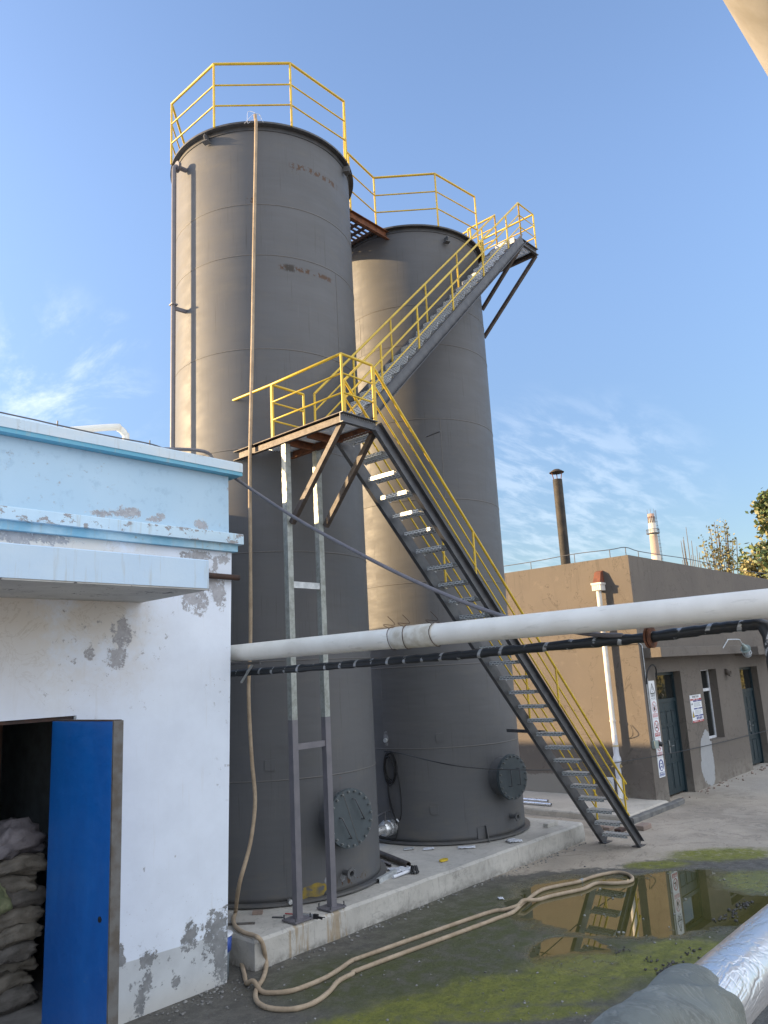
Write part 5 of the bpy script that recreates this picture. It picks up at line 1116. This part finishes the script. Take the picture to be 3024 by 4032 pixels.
# silver valve between the tanks
vo = cyl(C2, RT_, 184, .56); vd = V((-1, 0.03, 0)); va = thing('steel_valve', 'shiny steel valve and pipe between the two tanks', 'valve', tuple(vo))
MB().tube([vo, vo+vd*.06], .12, 20).tube([vo+vd*.075, vo+vd*.1], .12, 20).build('flange', M['bright'], va); MB().tube([vo+vd*.1, vo+vd*.16, vo+vd*.24], [.1, .13, .1], 20).build('valve_body', M['bright'], va)
MB().tube([vo+vd*.24, vo+vd*.75], .075, 18).build('spool_pipe', M['bright'], va)
MB().tube([vo+vd*.17+Z0*.12, vo+vd*.17+Z0*.25], .018, 8).tube([vo+vd*.05+Z0*.26, vo+vd*.2+Z0*.25], .012, 8).tube([vo+vd*.2+Z0*.25, vo+vd*.4+Z0*.20], .014, 8).build('valve_lever', M['steel'], va)
# caulking gun by the post foot
cg_ = thing('caulking_gun', 'silver caulking gun lying behind the near post foot', 'tool', tuple(onz(ZA(1000, 575), PZ)))
g0, g1 = onz(ZA(930, 560), PZ+.03), onz(ZA(1065, 575), PZ+.03); MB().tube([g0, g1], .022, 12).build('barrel', M['bright'], cg_); MB().tube([g1, g1+(g1-g0)*.9], .006, 6).beam(g1, g1+(g1-g0)*.35, .03, .05).beam(g1+(g1-g0)*.2, g1+(g1-g0)*.3+V((.02, -.06, -.02)), .012, .02).build('trigger_handle', M['signblack'], cg_)
MB().tube([onz(ZA(755, 545), PZ+.02), g0], .008, 6).build('nozzle', M['signred'], cg_)
lie('steel_strip', onz(ZA(615, 585), PZ+.008), onz(ZA(735, 588), PZ+.008), .03, .012, M['steel'], 'short dark steel strip on the plinth left of the near post', 'offcut')
lie('timber_batten', onz(ZA(100, 662), PZ+.012), onz(ZA(425, 650), PZ+.012), .03, .02, M['edge'], 'thin grey batten by the hose on the plinth corner', 'batten')
lie('brick_fragment', onz(ZA(400, 535), PZ+.02), onz(ZA(510, 528), PZ+.02), .07, .035, M['brick'], 'flat brown brick fragment at the front tank foot', 'brick')
lie('steel_flat', onz(ZA(1060, 378), PZ+.02), onz(ZA(1195, 368), PZ+.02), .04, .03, M['bright'], 'bright flat bar between the two post feet', 'offcut')
p = onz(ZA(800, 410), PZ+.06); tag(MB().tube([p, p+V((-.02, -.05, 0))], .028, 14).build('steel_ring', M['bright']), 'little steel ring end at the front tank foot', 'ring')
# stones and grit
m = MB()
def stone(p, r):
    n = 5; vs = []
    for j in range(1, 4):
        for i in range(6):
            th, ph = 2*pi*i/6, pi*j/4; k_ = 1+rnd.uniform(-.3, .3); vs.append((p.x+r*k_*math.sin(ph)*math.cos(th), p.y+r*k_*math.sin(ph)*math.sin(th)*.8, p.z+r*.6*k_*math.cos(ph)))
    vs += [(p.x, p.y, p.z+r*.6), (p.x, p.y, p.z-r*.5)]; fs = [(18, i, (i+1) % 6) for i in range(6)]+[(19, 12+(i+1) % 6, 12+i) for i in range(6)]
    for j in range(2): fs += [(j*6+i, (j+1)*6+i, (j+1)*6+(i+1) % 6, j*6+(i+1) % 6) for i in range(6)]
    m.add(vs, fs)
for i in range(170):
    p = onz((rnd.uniform(500, 1500), rnd.uniform(2020, 2250)), .004)
    if p.y > 7.1 and p.x > 5.4: continue
    if p.y > 7.1 and p.x < 5.4: continue
    stone(p, rnd.choice((.006, .007, .008, .009, .011, .015)))
for i in range(90):
    p = V((rnd.uniform(4.3, 5.35), 7.15-abs(rnd.gauss(0, .22)), .006)); stone(p, rnd.choice((.006, .009, .012, .02)))
for i in range(160):
    x = rnd.uniform(5.6, 12.6); stone(V((x, 7.13-abs(rnd.gauss(0, .07)), .005)), rnd.choice((.008, .012, .018)))
for i in range(45):
    p = onz((rnd.uniform(1250, 1659), rnd.uniform(1840, 2060)), .004); stone(p, rnd.choice((.01, .014, .02)))
o = m.build('gravel', M['stone']); o['kind'] = 'stuff'; o['label'] = 'scattered pale stones and grit on the mud'; o['category'] = 'gravel'
m = MB()
def clod_line(pa, pb, nn, sc):
    a, b = onz(ZR(*pa), .01), onz(ZR(*pb), .01)
    for i in range(nn):
        p = a.lerp(b, rnd.random())+V((rnd.gauss(0, .045), rnd.gauss(0, .045), .0)); stone(p, rnd.uniform(.006, .022)*sc)
clod_line((670, 770), (850, 665), 46, 1.0); clod_line((1240, 290), (1500, 110), 60, 1.2); clod_line((920, 600), (1010, 530), 14, 1); clod_line((310, 570), (420, 550), 12, .8); clod_line((560, 610), (610, 665), 10, 1.0)
o = m.build('mud_clods', simple('wet_clod', (.04, .038, .034), (.075, .07, .06), .7)); o['kind'] = 'stuff'; o['label'] = 'ridges of dark clods in the puddle'; o['category'] = 'mud'
# rubble strip along the brown wall foot
m = MB()
for i in range(60): stone(V((rnd.uniform(17.2, 26), BY-.05-abs(rnd.gauss(0, .14)), .01)), rnd.choice((.012, .018, .025, .04)))
o = m.build('wall_foot_rubble', M['brick']); o['kind'] = 'stuff'; o['label'] = 'loose rubble along the foot of the brown wall'; o['category'] = 'rubble'

# ------------------------------------------------------------------ light, sky, camera
SUN_AZ, SUN_EL = rad(130.5), rad(14.3)
sd = V((math.cos(SUN_AZ)*math.cos(SUN_EL), math.sin(SUN_AZ)*math.cos(SUN_EL), math.sin(SUN_EL)))
L = bpy.data.lights.new('sun', 'SUN'); L.energy = 3.9; L.angle = rad(.55); L.color = (1.0, .72, .40); so = bpy.data.objects.new('sun', L); COL.objects.link(so); so.rotation_euler = sd.to_track_quat('Z', 'Y').to_euler(); so.location = (0, 0, 30)
w = bpy.data.worlds.new('World'); SC.world = w; w.use_nodes = True; nt = w.node_tree; nt.nodes.clear()
class WT(NT):
    def __init__(s): s.t = nt
k = WT(); outw = k.n('ShaderNodeOutputWorld'); bg = k.n('ShaderNodeBackground'); k.l(bg.outputs[0], outw.inputs[0])
sky = k.n('ShaderNodeTexSky'); sky.sky_type = 'NISHITA'; sky.sun_disc = False; sky.sun_elevation = SUN_EL; sky.sun_rotation = pi/2-SUN_AZ
sky.air_density = 1.0; sky.dust_density = .9; sky.ozone_density = 1.6; sky.altitude = 50
tc = k.n('ShaderNodeTexCoord').outputs['Generated']; k.co = tc
dx, dy, dz = k.sep(tc); zc_ = k.math('MAXIMUM', dz, .02)
pv = k.comb(k.math('DIVIDE', dx, k.math('ADD', zc_, .12)), k.math('DIVIDE', dy, k.math('ADD', zc_, .12)), 0)
def cloud_patch(px, py, spread, sharp=2.0):
    c_ = ray((px, py)).normalized(); dt = k.math('ADD', k.math('MULTIPLY', dx, c_.x), k.math('ADD', k.math('MULTIPLY', dy, c_.y), k.math('MULTIPLY', dz, c_.z)))
    return k.ramp(dt, math.cos(rad(spread)), math.cos(rad(spread*.15)))
n_a = k.noise(2.6, 8, .66, k.mapping((1.7, .9, 1), rot=(0, 0, rad(30)), vec=pv), .4); n_b = k.noise(6.5, 6, .6, k.mapping((.6, 1.5, 1), rot=(0, 0, rad(-20)), vec=pv), .3)
m1 = k.math('MULTIPLY', k.math('MAXIMUM', cloud_patch(50, 885, 10), k.math('MULTIPLY', cloud_patch(235, 755, 3.2), .8)), k.ramp(n_a, .44, .74))
m2 = k.math('MULTIPLY', k.math('MAXIMUM', cloud_patch(1190, 1090, 9.5), k.math('MULTIPLY', cloud_patch(1330, 1060, 8), .7)), k.ramp(n_b, .40, .66))
cl_ = k.math('MAXIMUM', k.math('MULTIPLY', m1, .5), k.math('MULTIPLY', m2, .20))
# bright haze added to the unseen southern sky, to fill the shaded faces
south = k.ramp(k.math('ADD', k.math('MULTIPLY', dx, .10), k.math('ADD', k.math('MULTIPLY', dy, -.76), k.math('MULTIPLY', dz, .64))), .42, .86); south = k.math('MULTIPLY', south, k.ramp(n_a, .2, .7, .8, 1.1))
SKY_S = .135
mul = k.n('ShaderNodeMix', data_type='RGBA', blend_type='MULTIPLY'); mul.inputs[0].default_value = 1; k.l(sky.outputs[0], mul.inputs[6]); k.l(k.mix(k.ramp(dz, .62, .04), (.97, .96, 1.05), (.47, .49, .53)), mul.inputs[7])
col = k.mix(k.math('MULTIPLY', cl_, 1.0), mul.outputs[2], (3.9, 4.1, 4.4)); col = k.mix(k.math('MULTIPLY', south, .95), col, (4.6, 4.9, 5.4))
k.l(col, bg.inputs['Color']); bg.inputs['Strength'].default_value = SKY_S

cd_ = bpy.data.cameras.new('camera'); co = bpy.data.objects.new('camera', cd_); COL.objects.link(co)
mt = Matrix((RT, UP, -FW)).transposed().to_4x4(); mt.translation = CAM; co.matrix_world = mt
cd_.sensor_fit = 'HORIZONTAL'; cd_.sensor_width = 36; cd_.lens = 36*FPX/1659; cd_.clip_start = .05; cd_.clip_end = 2000
SC.camera = co
SC.view_settings.view_transform = 'Standard'; SC.view_settings.look = 'None'; SC.view_settings.exposure = 1.5; SC.view_settings.gamma = 1
SC.render.resolution_x = 768; SC.render.resolution_y = 1024
